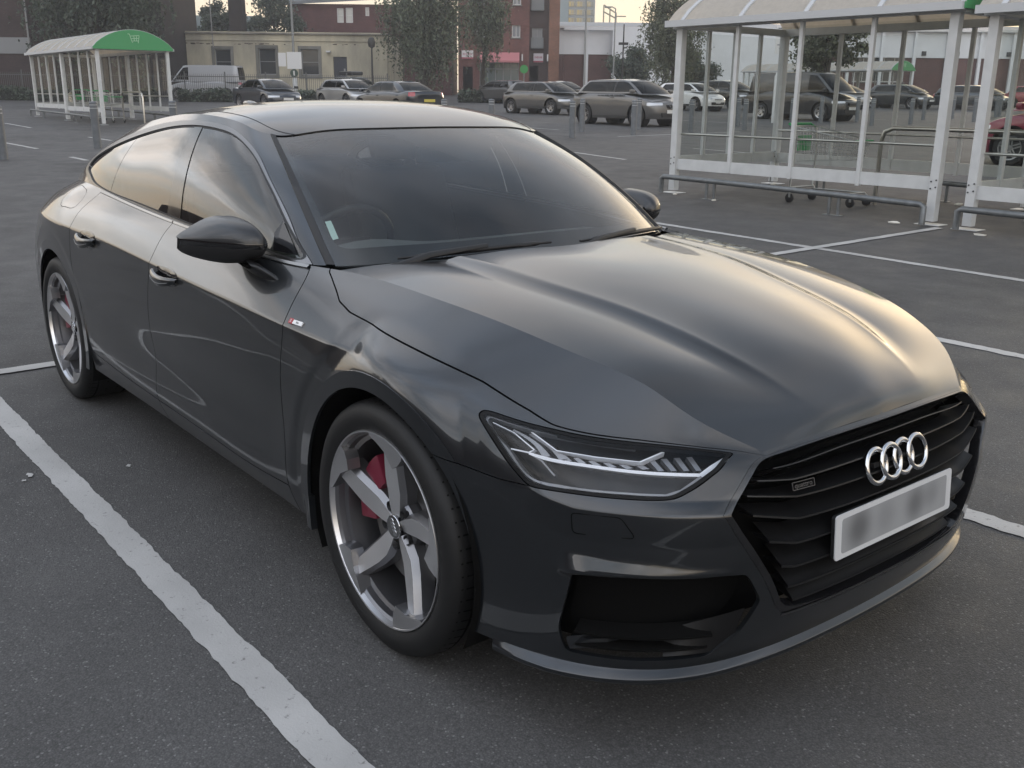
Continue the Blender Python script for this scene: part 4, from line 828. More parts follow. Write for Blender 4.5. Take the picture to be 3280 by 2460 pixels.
# ================================================================== ground, markings, bollards, trolley shelters
EX, EY = -.7803, .6254               # direction in which the car park climbs gently
def gz(x, y):
    D = (np.asarray(x, float) - 2.0725) * EX + (np.asarray(y, float) + 2.1543) * EY
    return .0172 * np.where(D < 5, 0, np.where(D < 9, (np.clip(D, 5, 9) - 5) ** 2 / 8, 2 + (np.minimum(D, 110) - 9)))
def gpos(x, y, dz=0.): return (x, y, float(gz(x, y)) + dz)
def asphalt():
    m = bpy.data.materials.new('asphalt'); m.use_nodes = True; t = m.node_tree; b = t.nodes['Principled BSDF']; L = t.links
    def N(ty, **k):
        n = t.nodes.new(ty)
        for a, v in k.items(): setattr(n, a, v)
        return n
    tc = N('ShaderNodeTexCoord')
    def noise(s, d=4, r=.6, vec=None):
        n = N('ShaderNodeTexNoise'); n.inputs['Scale'].default_value = s; n.inputs['Detail'].default_value = d; n.inputs['Roughness'].default_value = r; L.new(vec or tc.outputs['Object'], n.inputs['Vector']); return n.outputs['Fac']
    def ramp(f, a, b_, c0, c1):
        n = N('ShaderNodeMapRange'); n.inputs[1].default_value = a; n.inputs[2].default_value = b_; n.inputs[3].default_value = c0; n.inputs[4].default_value = c1; L.new(f, n.inputs[0]); return n.outputs[0]
    def mul(a, c):
        n = N('ShaderNodeMath', operation='MULTIPLY'); L.new(a, n.inputs[0])
        if isinstance(c, (int, float)): n.inputs[1].default_value = c
        else: L.new(c, n.inputs[1])
        return n.outputs[0]
    v = N('ShaderNodeTexVoronoi'); v.inputs['Scale'].default_value = 190; L.new(tc.outputs['Object'], v.inputs['Vector'])
    sp = N('ShaderNodeSeparateColor'); L.new(v.outputs['Color'], sp.inputs[0])
    stone = ramp(sp.outputs[0], .0, 1., .78, 1.2)                           # individual stones, each its own grey
    pale = N('ShaderNodeMath', operation='GREATER_THAN'); L.new(sp.outputs[1], pale.inputs[0]); pale.inputs[1].default_value = .975
    edge = ramp(v.outputs['Distance'], .25, .62, 1.0, .72)                  # bitumen between stones
    worn = ramp(noise(.35, 6, .62), .35, .68, .80, 1.18); blotch = ramp(noise(1.7, 5), .4, .75, 1.05, .86); oil = ramp(noise(.8, 3, .4), .60, .74, 1.0, .62)
    val = mul(mul(mul(stone, edge), mul(worn, blotch)), oil)
    add = N('ShaderNodeMath', operation='MULTIPLY_ADD'); L.new(pale.outputs[0], add.inputs[0]); add.inputs[1].default_value = .9; L.new(val, add.inputs[2])
    mx = N('ShaderNodeMix', data_type='RGBA', blend_type='MULTIPLY'); mx.inputs['Factor'].default_value = 1; mx.inputs['A'].default_value = (.087, .085, .084, 1); L.new(add.outputs[0], mx.inputs['B']); L.new(mx.outputs['Result'], b.inputs['Base Color'])
    L.new(ramp(noise(3.0, 5), .3, .7, .62, .82), b.inputs['Roughness']); b.inputs['Specular IOR Level'].default_value = .35
    bp = N('ShaderNodeBump'); bp.inputs['Strength'].default_value = .40; bp.inputs['Distance'].default_value = .003
    ad = N('ShaderNodeMath', operation='MULTIPLY_ADD'); L.new(v.outputs['Distance'], ad.inputs[0]); ad.inputs[1].default_value = -1.; L.new(noise(160, 3), ad.inputs[2]); L.new(ad.outputs[0], bp.inputs['Height']); L.new(bp.outputs[0], b.inputs['Normal'])
    MATS['asphalt'] = m; return m
def build_ground():
    Ds = np.concatenate([[-400, -120, -40, -15], np.linspace(-6, 12, 30), np.linspace(14, 110, 30), [130, 200, 400, 1500]]); La = np.concatenate([[-1500, -400, -150], np.linspace(-80, 80, 33), [150, 400, 1500]])
    RX, RY = .6254, .7803; G = np.zeros((len(Ds), len(La), 3))
    for i, D in enumerate(Ds):
        x = 2.0725 + EX * D + RX * La; y = -2.1543 + EY * D + RY * La; G[i] = np.stack([x, y, gz(x, y)], 1)
    m = MB(); m.grid(G); o = m.build('ground', asphalt(), None, 60); tag(o, kind='structure'); return o
build_ground()
def paint_line():
    m = bpy.data.materials.new('line_paint'); m.use_nodes = True; t = m.node_tree; b = t.nodes['Principled BSDF']; L = t.links
    tc = t.nodes.new('ShaderNodeTexCoord'); n = t.nodes.new('ShaderNodeTexNoise'); n.inputs['Scale'].default_value = 38; n.inputs['Detail'].default_value = 6; n.inputs['Roughness'].default_value = .7; L.new(tc.outputs['Object'], n.inputs['Vector'])
    r = t.nodes.new('ShaderNodeValToRGB'); r.color_ramp.elements[0].position = .30; r.color_ramp.elements[0].color = (.15, .145, .14, 1); r.color_ramp.elements[1].position = .40; r.color_ramp.elements[1].color = (.40, .395, .385, 1); L.new(n.outputs['Fac'], r.inputs[0])
    n2 = t.nodes.new('ShaderNodeTexNoise'); n2.inputs['Scale'].default_value = 3; n2.inputs['Detail'].default_value = 5; L.new(tc.outputs['Object'], n2.inputs['Vector']); mr = t.nodes.new('ShaderNodeMapRange'); mr.inputs[1].default_value = .3; mr.inputs[2].default_value = .7; mr.inputs[3].default_value = .82; mr.inputs[4].default_value = 1.08; L.new(n2.outputs['Fac'], mr.inputs[0])
    mx = t.nodes.new('ShaderNodeMix'); mx.data_type = 'RGBA'; mx.blend_type = 'MULTIPLY'; mx.inputs['Factor'].default_value = 1; L.new(r.outputs[0], mx.inputs['A']); L.new(mr.outputs[0], mx.inputs['B']); L.new(mx.outputs['Result'], b.inputs['Base Color']); b.inputs['Roughness'].default_value = .6
    bp = t.nodes.new('ShaderNodeBump'); bp.inputs['Strength'].default_value = .35; bp.inputs['Distance'].default_value = .003; n3 = t.nodes.new('ShaderNodeTexNoise'); n3.inputs['Scale'].default_value = 140; L.new(tc.outputs['Object'], n3.inputs['Vector']); L.new(n3.outputs['Fac'], bp.inputs['Height']); L.new(bp.outputs[0], b.inputs['Normal'])
    MATS['line_paint'] = m; return m
LP = paint_line()
def marking(a, b, w=.10, rag=.0035, seed=0, lift=.004, step=.02, skip=()):
    """painted strip with a ragged edge, draped on the ground"""
    rng = random.Random(seed); a = np.array(a, float); b = np.array(b, float); n = max(2, int(np.linalg.norm(b - a) / step)); d = (b - a) / np.linalg.norm(b - a); q = np.array([-d[1], d[0]]); G = []; l = r = 0
    for i in range(n + 1):
        l = .6 * l + rng.uniform(-rag, rag); r = .6 * r + rng.uniform(-rag, rag); p = a + (b - a) * i / n; row = []
        for s in (w / 2 + l, 0, -w / 2 + r): k = p + q * s; row.append((k[0], k[1], float(gz(k[0], k[1])) + lift))
        G.append(row)
    m = MB(); m.grid(G); o = m.build('bay_marking', LP, None); tag(o, kind='structure'); return o
marking((-3.58, -1.262), (3.2, -1.262), .104, .0032, 1, step=.02)
marking((-3.58, 1.24), (2.2, 1.24), .10, .006, 2); marking((-3.58, 3.755), (2.2, 3.755), .10, .005, 3); marking((-3.58, 6.26), (2.2, 6.26), .10, .005, 4)
marking((-3.62, -12), (-3.62, 8.62), .10, .004, 5, .0075, .05)
for k, y in enumerate((-3.76, -6.26)): marking((-3.58, y), (1.2, y), .10, .005, 6 + k, step=.05)
for k, y in enumerate((-1.26, -3.76, 1.24, 3.75, 6.25)): marking((-8.45, y), (-3.68, y), .10, .006, 10 + k, step=.05)
for k, (a, b) in enumerate((((-34.4, 5.75), (-30.9, 5.7)), ((-24.3, 3.45), (-21.6, 3.55)), ((-25.4, 5.75), (-23.7, 5.8)), ((-18.9, 3.5), (-17.9, 3.52)), ((-18.8, 18.5), (-18.8, 24)), ((-15.2, 13.2), (-12.6, 12.6)), ((-14.2, 16.5), (-8.0, 16.2)), ((-5.6, 14.9), (-1.5, 15.6)), ((-5.9, 13.7), (-1.5, 14.3)), ((-27, 19.5), (-22.5, 19.5)), ((-27, 29.3), (-22.5, 29.3)), ((-27, 38.5), (-22.5, 38.5)), ((-30, 22), (-27.5, 22)))): marking(a, b, .10, .008, 30 + k, step=.1, lift=.005)
# old scuffs of paint beside the near line
def blot(x, y, s, seed):
    rng = random.Random(seed); m = MB(); k = 9; P = [(x + s * rng.uniform(.25, 1) * math.cos(6.283 * i / k), y + s * rng.uniform(.15, .7) * math.sin(6.283 * i / k), .005) for i in range(k)]; m.add(P, [tuple(range(k))]); o = m.build('paint_scuff', LP); tag(o, kind='structure')
for i, (x, y, s) in enumerate(((-1.93, -1.36, .030), (-1.88, -1.395, .018), (-1.80, -1.02, .020))): blot(x, y, s, i)
# ---- bollards
BOLM = mat('bollard_grey', (.115, .125, .135), .5, var=(12, .15)); BOLR = mat('bollard_band', (.42, .43, .44), .4)
def bollard(x, y, label, h=1.0, rot=0):
    r = empty('bollard', gpos(x, y), rot, label, 'bollard', 'grey bollards along the walkway')
    m = MB(); m.lathe([(.0, 0), (.085, 0), (.085, h - .16), (.078, h - .155), (.078, h - .135), (.085, h - .13), (.085, h - .09), (.078, h - .085), (.078, h - .065), (.085, h - .06), (.085, h - .03), (.06, h - .005), (0, h)], 20, 'z'); m.build('post', BOLM, r, 35)
    m = MB(); m.lathe([(.080, h - .153), (.0815, h - .137)], 20, 'z'); m.build('reflective_band', BOLR, r); m = MB(); m.lathe([(.080, h - .083), (.0815, h - .067)], 20, 'z'); m.build('reflective_band', BOLR, r)
    return r
BL = [(-18.91, 2.29, 'grey bollard at the far left edge of the picture'), (-21.22, 4.72, 'grey bollard in front of the left trolley shelter'), (-21.4, 6.55, 'grey bollard just right of the left trolley shelter, cut by the car roof'),
 (-21.5, 14.3, 'short-looking grey bollard peeking over the car roof beside the grey hatchback'), (-21.4, 15.9, 'grey bollard in front of the grey hatchback, next to its front wheel'),
 (-19.05, 16.94, 'front grey bollard of the pair by the rear wheel of the grey crossover'), (-21.26, 19.35, 'rear grey bollard of the pair by the rear wheel of the grey crossover'), (-19.05, 19.38, 'front grey bollard of the pair by the front wheel of the grey crossover'), (-21.5, 22.1, 'rear grey bollard of the pair by the front wheel of the grey crossover'),
 (-19.4, 22.3, 'grey bollard between the shelter corner post and its first mullion'), (-19.6, 25.2, 'front grey bollard beside the rear of the black van'), (-21.5, 27.2, 'rear grey bollard beside the rear of the black van'), (-20.2, 28.6, 'grey bollard in front of the black van behind the ticket sign'),
 (-21.6, 32.4, 'grey bollard in front of the black van front wheel'), (-19.4, 32.46, 'grey bollard just right of the black van bumper'), (-21.6, 34.9, 'grey bollard behind the one right of the black van bumper'), (-19.4, 35.2, 'grey bollard behind the left part of the shelter handrail'),
 (-21.7, 40.2, 'grey bollard behind the middle of the shelter handrail'), (-21.7, 42.7, 'grey bollard behind the right end of the shelter handrail'), (-19.4, 40.2, 'nearer grey bollard behind the right end of the shelter handrail'), (-21.8, 47.0, 'left grey bollard of the pair near the red car'), (-22.4, 48.6, 'right grey bollard of the pair near the red car')]
for x, y, l in BL: bollard(x, y, l)
# ---- trolley shelters
WH = mat('shelter_white', (.52, .53, .53), .45, var=(6, .08)); GALV = mat('galvanised', (.16, .17, .175), .5, .6, var=(9, .2)); STEEL = mat('stainless', (.48, .47, .44), .3, 1.0)
ACR = glass('clear_acrylic', (.86, .88, .87), .02, 1.45, .22); ACF = glass('far_acrylic', (.90, .91, .90), .0, 1.45, .06); GREEN = mat('fascia_green', (.05, .27, .10), .4)
def roof_sheet():
    m = bpy.data.materials.new('roof_sheet'); m.use_nodes = True; t = m.node_tree; b = t.nodes['Principled BSDF']; b.inputs['Base Color'].default_value = (.62, .58, .52, 1); b.inputs['Roughness'].default_value = .45
    o = t.nodes['Material Output']; tr = t.nodes.new('ShaderNodeBsdfTranslucent'); tr.inputs[0].default_value = (.75, .70, .62, 1); mx = t.nodes.new('ShaderNodeMixShader'); mx.inputs[0].default_value = .5; t.links.new(b.outputs[0], mx.inputs[1]); t.links.new(tr.outputs[0], mx.inputs[2]); t.links.new(mx.outputs[0], o.inputs[0])
    tcn = t.nodes.new('ShaderNodeTexCoord'); n = t.nodes.new('ShaderNodeTexNoise'); n.inputs['Scale'].default_value = 18; n.inputs['Detail'].default_value = 6; t.links.new(tcn.outputs['Object'], n.inputs['Vector']); r = t.nodes.new('ShaderNodeMapRange'); r.inputs[1].default_value = .3; r.inputs[2].default_value = .62; r.inputs[3].default_value = .84; r.inputs[4].default_value = 1; t.links.new(n.outputs['Fac'], r.inputs[0])
    k = t.nodes.new('ShaderNodeMix'); k.data_type = 'RGBA'; k.blend_type = 'MULTIPLY'; k.inputs['Factor'].default_value = 1; k.inputs['A'].default_value = (.62, .58, .52, 1); t.links.new(r.outputs[0], k.inputs['B']); t.links.new(k.outputs['Result'], b.inputs['Base Color'])
    MATS['roof_sheet'] = m; return m
RSH = roof_sheet()
def shelter(x1, y0, nm, depth, label, hE=2.32, rise=.55, green=True, ml=4.0, fine=True, over=.16, step=1.0, cart=True):
    """barrel-roofed shelter; open end at x1, running back along -x in modules"""
    L = nm * ml; z0 = min(float(gz(x1, y0)), float(gz(x1 - L, y0))); r = empty('trolley_shelter', (x1, y0, z0), 0, label, 'trolley shelter', 'trolley shelters')
    G = lambda x, y: float(gz(x1 + x, y0 + y)) - z0
    pw = .105
    for k in range(nm + 1):
        for y in (0, depth):
            xs = (-k * ml,) if k in (0, nm) else (-k * ml,)
            for x in xs:
                g = G(x, y); m = MB(); m.box((x, y, (hE + g) / 2 + .02), (pw if k in (0, nm) else pw * 1.9, pw, hE - g - .04)); m.box((x, y, g + .004), (.30, .22, .008)); o = m.build('post', WH, r, bevel=.004)
                if fine:
                    bt = MB()
                    for dz in (.42, .50):
                        for dx in (-.03, .03): bt.tube([(x + dx, y - .053, g + dz + dx * .3), (x + dx, y - .060, g + dz + dx * .3)], .009, 8)
                    bt.build('post_bolts', BLK, o)
    nmul = int(round(ml / step))
    for k in range(nm):
        for y in (0, depth):
            xs = [-k * ml - j * ml / nmul for j in range(1, nmul)]
            for x in xs:
                g = G(x, y); m = MB(); m.box((x, y, (hE + .36 + g) / 2), (.052, .052, hE - .36 - g)); m.build('mullion', WH, r, bevel=.003)
            xa, xb = -k * ml - pw / 2, -(k + 1) * ml + pw / 2; g = G((xa + xb) / 2, y)
            m = MB(); m.box(((xa + xb) / 2, y, g + .44), (xa - xb, .03, .15)); m.build('kick_rail', WH, r)
            m = MB(); yy = y + (.05 if y == 0 else -.05); m.tube([(xa, yy, g + .86), (xb, yy, g + .86)], .016, 8); m.build('inner_handrail', STEEL, r, 60)
            js = [xa] + xs + [xb]
            for a, b in zip(js[:-1], js[1:]):
                m = MB(); m.quad((a - .03, y + .012, g + .50), (b + .03, y + .012, g + .50), (b + .03, y + .012, hE - .06), (a - .03, y + .012, hE - .06)); m.build('clear_panel', ACR if fine else ACF, r)
    # end wall at the closed end
    js = np.linspace(0, depth, 5)
    for y in js[1:-1]:
        g = G(-L, y); m = MB(); m.box((-L, y, (hE + .36 + g) / 2), (.05, .05, hE - .36 - g)); m.build('mullion', WH, r)
    m = MB(); m.box((-L, depth / 2, G(-L, depth / 2) + .44), (.03, depth - .1, .15)); m.build('kick_rail', WH, r)
    m = MB(); m.quad((-L + .012, .05, .5 + G(-L, 0)), (-L + .012, depth - .05, .5 + G(-L, 0)), (-L + .012, depth - .05, hE - .05), (-L + .012, .05, hE - .05)); m.build('clear_panel', ACR if fine else ACF, r)
    # eaves and roof
    for y in (0, depth):
        m = MB(); m.box((-L / 2, y, hE + .04), (L + .24, .12, .10)); m.build('eaves_beam', WH, r)
    for x in (0, -L): m = MB(); m.box((x, depth / 2, hE + .035), (.10, depth, .09)); m.build('end_beam', WH, r)
    A = np.linspace(0, 1, 19); half = depth / 2 + over
    def arc(a): y = depth / 2 - half + 2 * half * a; return y, hE + .09 + rise * (1 - (2 * a - 1) ** 2) ** .85 - .02
    m = MB(); xs = (.14, -L - .14); m.grid([[(x, *arc(a)) for a in A] for x in xs]); m.grid([[(x, arc(a)[0], arc(a)[1] - .012) for a in A] for x in xs]); m.build('roof_sheet', RSH, r, 60)
    for x in np.arange(.13, -L - .2, -(ml / nmul if fine else ml / 4)):
        m = MB(); m.grid([[(x + dx, arc(a)[0], arc(a)[1] + dz) for a in A] for dx, dz in ((-.032, .0), (-.03, .022), (.03, .022), (.032, .0))]); m.build('roof_rib', mat('rib_white', (.46, .47, .48), .5), r, 40)
    for y_, a in ((0, 0), (1, 1)):
        y, z = arc(a); m = MB(); m.box((-L / 2, y + (-.01 if a == 0 else .01), z - .02), (L + .30, .06, .085)); m.build('gutter', mat('rib_white'), r)
    if green:
        P = [arc(a) for a in A]; m = MB(); m.prism([(y, z + .01) for y, z in P] + [(P[-1][0], hE + .02), (P[0][0], hE + .02)], .142, .165, 'yz'); f = m.build('green_fascia', GREEN, r)
        # trolley pictogram
        cx_, cz_, s = depth / 2 + .05, hE + .36, .34; m = MB(); X = .168
        def bar(p, q, w=.025): 
            p = np.array(p) * s; q = np.array(q) * s; m.tube([(X, cx_ + p[0], cz_ + p[1]), (X, cx_ + q[0], cz_ + q[1])], w / 2, 4)
        for p, q in (((-.62, .42), (-.45, .40)), ((-.45, .40), (-.28, -.22)), ((-.40, .22), (.45, .30)), ((.45, .30), (.36, -.18)), ((-.28, -.22), (.36, -.18)), ((-.33, 0), (.40, .05)), ((-.05, .25), (-.03, -.2)), ((.2, .27), (.17, -.2)), ((-.28, -.22), (-.20, -.38)), ((.36, -.18), (.30, -.38))): bar(p, q)
        m.build('trolley_symbol', mat('symbol_pale', (.34, .55, .36), .5), r)
    # low guard rail on hoops outside the long sides and looped handrail inside the mouth
    for y in (-.24, depth - .02 if fine else depth + .2):
        pts = [(.02, y, G(.02, y) + .02), (.02, y, G(0, y) + .22), (-.02, y, G(0, y) + .245)] + [(-L * q, y, G(-L * q, y) + .25) for q in (.25, .5, .75)] + [(-L + .02, y, G(-L, y) + .245), (-L - .02, y, G(-L, y) + .22), (-L - .02, y, G(-L, y) + .02)]
        m = MB(); m.tube(pts, .036, 10); gr_ = m.build('guard_rail', GALV, r, 60)
        for x in (-L * .27, -L * .27 - .13, -L * .76, -L * .76 - .13):
            m = MB(); m.tube([(x, y, G(x, y)), (x, y, G(x, y) + .23)], .022, 8); m.box((x, y, G(x, y) + .004), (.12, .10, .008)); m.build('rail_foot', GALV, r, 60)
    for y in (depth * .5,):
        g = G(.0, y); m = MB(); m.tube([(.55, y, g), (.55, y, g + .85), (.50, y, g + .97), (.38, y, g + 1.02), (-1.3, y, g + 1.02), (-1.42, y, g + .97), (-1.46, y, g + .85), (-1.46, y, g)], .028, 10); m.build('divider_hoop', STEEL, r, 60)
    return r
shelter(-3.84, 8.83, 1, 2.35, 'large white trolley shelter at upper right with clear panels and cream ribbed roof')
shelter(.62, 8.80, 1, 2.35, 'second white trolley shelter cut off by the right edge of the picture')
shelter(-31.9, 8.15, 2, 2.25, 'white trolley shelter at upper left with green arched end and trolley symbol', fine=False, step=1.0)
shelter(-35.2, 59.5, 3, 2.6, 'distant trolley shelter with green end behind the black van', fine=False, step=1.35)
# ---- shopping trolleys
TRW = mat('trolley_wire', (.42, .43, .43), .35, .9); TRG = mat('trolley_green', (.03, .30, .10), .4)
def trolley(x, y, rz, label):
    r = empty('shopping_trolley', gpos(x, y), rz, label, 'trolley', 'shopping trolleys in the shelters')
    m = MB(); w0, w1 = .26, .21                       # handle end at -x, nose at +x
    rim = [(-.42, -w0, 1.0), (.46, -w1, .84), (.46, w1, .84), (-.42, w0, 1.0)]; bot = [(-.36, -w0 + .05, .55), (.40, -w1 + .04, .60), (.40, w1 - .04, .60), (-.36, w0 - .05, .55)]
    m.tube(rim, .008, 6, closed=True); m.tube(bot, .006, 6, closed=True)
    def lerp(a, b, t): return tuple(p + (q - p) * t for p, q in zip(a, b))
    for i in range(4):
        j = (i + 1) % 4; n = 14 if i in (0, 2) else 8
        for t_ in np.linspace(0, 1, n): m.tube([lerp(rim[i], rim[j], t_), lerp(bot[i], bot[j], t_)], .0028, 4)
        for h_ in (.25, .5, .75): m.tube([lerp(rim[i], bot[i], h_), lerp(rim[j], bot[j], h_)], .0028, 4)
    for t_ in np.linspace(0, 1, 7): m.tube([lerp(bot[0], bot[3], t_), lerp(bot[1], bot[2], t_)], .0028, 4)
    m.build('basket', TRW, r, 60)
    m = MB()
    for s in (-1, 1): m.tube([(-.40, s * .24, .98), (-.38, s * .25, .58), (-.40, s * .27, .22), (-.36, s * .27, .16), (.44, s * .20, .17), (.50, s * .20, .12)], .013, 8)
    m.tube([(-.38, -.27, .2), (-.38, .27, .2)], .011, 8); m.tube([(.44, -.20, .17), (.44, .20, .17)], .011, 8); m.build('frame', TRW, r, 60)
    m = MB(); m.tube([(-.50, -.25, 1.03), (-.50, .25, 1.03)], .017, 10); m.build('handle', TRG, r, 60); m = MB()
    for s in (-1, 1): m.tube([(-.50, s * .25, 1.03), (-.42, s * .25, .99)], .012, 8)
    m.build('handle_bracket', TRG, r, 60)
    m = MB(); m.box((-.41, 0, .78), (.014, .30, .20)); m.build('child_seat_flap', TRG, r, bevel=.005)
    m = MB(); m.tube([(.48, -.20, .84), (.48, .20, .84)], .014, 8); m.build('nose_bumper', TRG, r, 60)
    for x_, w_ in ((-.37, .27), (.50, .20)):
        for s in (-1, 1):
            m = MB(); m.lathe([(0, -.014), (.05, -.014), (.062, -.009), (.062, .009), (.05, .014), (0, .014)], 18, 'y', (x_ - .02, s * w_, .062)); m.build('castor', BLK, r, 40)
            m = MB(); m.box((x_ - .01, s * w_, .10), (.03, .045, .06)); m.build('castor_fork', TRW, r)
    return r
trolley(-5.75, 9.55, R_(2), 'shopping trolley inside the large right shelter with green handle'); 
trolley(-36.7, 8.75, R_(180), 'shopping trolley at the back of the left shelter'); trolley(-33.5, 8.9, R_(12), 'shopping trolley under the left shelter nearest the green end'); trolley(-34.8, 9.0, R_(5), 'shopping trolley in the middle of the left shelter')
# litter: flattened cups and wrappers by the rail feet
for i, (x, y, s, l) in enumerate(((-7.62, 8.62, .07, 'flattened white litter beside the left corner post of the right shelter'), (-6.80, 8.50, .06, 'scrap of white litter between the rail feet'), (-4.15, 8.55, .09, 'white paper litter by the right corner post of the shelter'), (-3.05, 8.45, .09, 'white litter at the foot of the second shelter post'), (-7.70, 11.0, .08, 'white litter beneath the rear guard rail'), (-4.6, 10.9, .07, 'small white litter beside the rear rail foot'))):
    m = MB(); rng = random.Random(i); k = 7; P = [(s * rng.uniform(.5, 1) * math.cos(6.283 * j / k), s * .6 * rng.uniform(.5, 1) * math.sin(6.283 * j / k), .012 + rng.uniform(0, .02)) for j in range(k)]; m.add(P + [(p[0] * .9, p[1] * .9, .004) for p in P], [tuple(range(k))] + [(j, (j + 1) % k, k + (j + 1) % k, k + j) for j in range(k)]); o = m.build('litter_scrap', mat('litter_white', (.72, .70, .64), .6), None, 30, gpos(x, y), rng.uniform(0, 3)); tag(o, l, 'litter', 'scraps of litter by the shelter')
# ================================================================== the other parked cars
CGL = glass('parked_car_glass', (.07, .08, .08), 0, 1.5, .75); HLM = mat('parked_lamp', (.50, .52, .55), .15, .2, 1); TLM = mat('parked_tail_lamp', (.30, .012, .02), .15, 0, 1); RIMM = mat('parked_rim', (.32, .32, .33), .3, .9); TYRE = mat('parked_tyre', (.012, .012, .012), .8); PLT = mat('parked_plate', (.60, .60, .58), .5); CBLK = mat('parked_black', (.012, .012, .013), .5)
def parked(name, label, cat, loc, hd, paint, L=4.3, W=1.8, H=1.47, wb=2.63, fo=.86, hood=.95, belt=.98, nose=.66, boot=None, xs=(-.35, .55, 2.75, 3.35), bw=.80, tw=.60, kind='hatch', wr=.325, cut=.40, rimc=None, plate=True, extra=None, pcat='car', group='cars parked across the car park'):
    """one parked car: x=0 at the front axle, nose to +x. xs: screen base/top, rear glass top/base as distances behind the axle"""
    r = empty(name, gpos(*loc), hd, label, cat, group)
    # origin at the car's middle: shift so that loc is the centre of the wheelbase
    ox = wb / 2
    def sh(S): S.P = S.P + np.array([ox, 0, 0]); return S
    w = W / 2; xr = -(L - fo); zb = .24; bt = belt + .03 if boot is None else boot
    # plan half width and top line along x
    def col(x, y, top, y7):        # section rows for one control column
        m_ = zb + (top - zb)
        zz = [zb, zb + .12, zb + .30 * (top - zb) + .02, .52 * (top - zb) + zb, .72 * (top - zb) + zb, .88 * (top - zb) + zb, .965 * (top - zb) + zb, top]
        yy = [y * .955, y * .985, y * .995, y, y * .995, y * .975, y * .93, y7]
        return [(x, b_, z) for b_, z in zip(yy, zz)]
    f1 = fo
    xb = -xs[0]; cols = []
    def front(x, y, top, setback):
        c_ = col(x, y, top, y * .80); return [(x - setback * k, b_, z) for (x0, b_, z), k in zip(c_, (.35, .12, 0, .02, .12, .35, .6, 1.0))]
    cols += [front(f1, 0, nose, .10), front(f1 - .015, w * .30, nose, .10), front(f1 - .06, w * .58, nose + .005, .10), front(f1 - .20, w * .84, nose + .02, .10)]
    cols += [col(.36, w * .975, nose + (hood - nose) * .45, w * .74), col(.0, w * .995, nose + (hood - nose) * .78, w * .78), col(-.38, w, hood * .985, w * .83)]
    x1 = -xs[0]; xR = -xs[3]
    for t in (0.12, .4, .7, .95): x = -.38 + (xR + .38) * t; cols.append(col(x, w, hood + (belt - hood) * min(1, t * 2), w * (bw / .9)))
    cols += [col(xr + .42, w * .975, bt - .01, w * .78), [(xr + .16 - (.03 if k in (2, 3, 4) else 0), b_ * 1.0, z) for k, (x0, b_, z) in enumerate(col(0, w * .86, bt - .03, w * .66))], [(xr + .03 + (.05 if k > 5 else 0), b_, z) for k, (x0, b_, z) in enumerate(col(0, w * .5, bt - .03, w * .4))], [(xr + (.05 if k > 5 else 0), 0, z) for k, (x0, b_, z) in enumerate(col(0, .001, bt - .03, 0))]]
    for c_ in (cols[0], cols[-1]):
        for i, p in enumerate(c_): c_[i] = (p[0], 0., p[2])
    T = np.array(cols); tc, ev = loop_cols(T, 3, .05); us = stations(0, tc[-1], .06, ((0, 2.2, .045),)); C = np.swapaxes(ev(us), 0, 1); rp = np.linspace(0, 1, 8); vv = np.linspace(0, 1, 22); G = np.swapaxes(spl(rp, C)(vv), 0, 1)
    G[0, :, 1] = 0; G[-1, :, 1] = 0
    S = Skin.from_grid(G, np.stack(np.meshgrid(us, vv, indexing='ij'), -1)); ar = [(0., wr + .01), (-wb, wr + .01)]
    S = S.cut(np.minimum(*[np.hypot(S.P[:, 0] - x, S.P[:, 2] - z) - cut for x, z in ar]))[1]
    # bonnet and tail deck close the top
    topc = G[:, -1]; n = len(topc); deck = []
    for p in topc: deck.append([p, (p[0], p[1] * .5, p[2] + .012 + .02 * (1 if p[0] > -.4 else 0)), (p[0], 0, p[2] + .018 + .028 * (1 if p[0] > -.4 else 0))])
    D_ = Skin.from_grid(np.array(deck), np.zeros((n, 3, 2)))
    if D_.N[:, 2].mean() < 0: D_.N *= -1; D_.T = D_.T[:, ::-1]
    # lamps and tail lamps cut from the shell
    ul = tc[3]; zn = lambda S_: S_.P[:, 2]
    hlf = lambda S_: np.maximum(np.maximum(nose - .115 - zn(S_) + (S_.P[:, 0] - f1 + .3) * .08, zn(S_) - nose + .015), np.maximum(tc[2] - .10 - S_.Q[:, 0], S_.Q[:, 0] - tc[3] - .24))
    lampS, S = S.cut(hlf(S))
    tlf = lambda S_: np.maximum(np.maximum(bt - (.34 if kind in ('suv', 'hatch') else .22) - zn(S_), zn(S_) - bt + .06), np.maximum(tc[-3] - .16 - S_.Q[:, 0], S_.Q[:, 0] - tc[-3] - .16))
    tailS, S = S.cut(tlf(S))
    def bothp(S_, nm, m, parent=r, split=True):
        S_ = sh(S_)
        if not split: return (S_ + S_.mirrored()).build(nm, m, parent)
        S_.build(nm, m, parent); S_.mirrored().build(nm, m, parent)
    bothp(S + D_, 'body', paint, split=False); bothp(lampS, 'headlight', HLM); bothp(tailS, 'tail_light', TLM)
    # greenhouse
    hb, ht = belt - .012, H; w0, w1 = bw, tw; cw = .0
    zt = lambda x: ht - .05 * ((x + (xs[1] + xs[2]) / 2) / (xs[2] - xs[1]) * 2) ** 2 * .6 - .045
    B0 = [(-xs[0] + .10, 0, hood + .005), (-xs[0] + .06, w0 * .5, hood + .003), (-xs[0] - .04, w0 * .82, hood), (-xs[0] - .16, w0 * .965, hood), (-xs[0] - .34, w0, hb)]
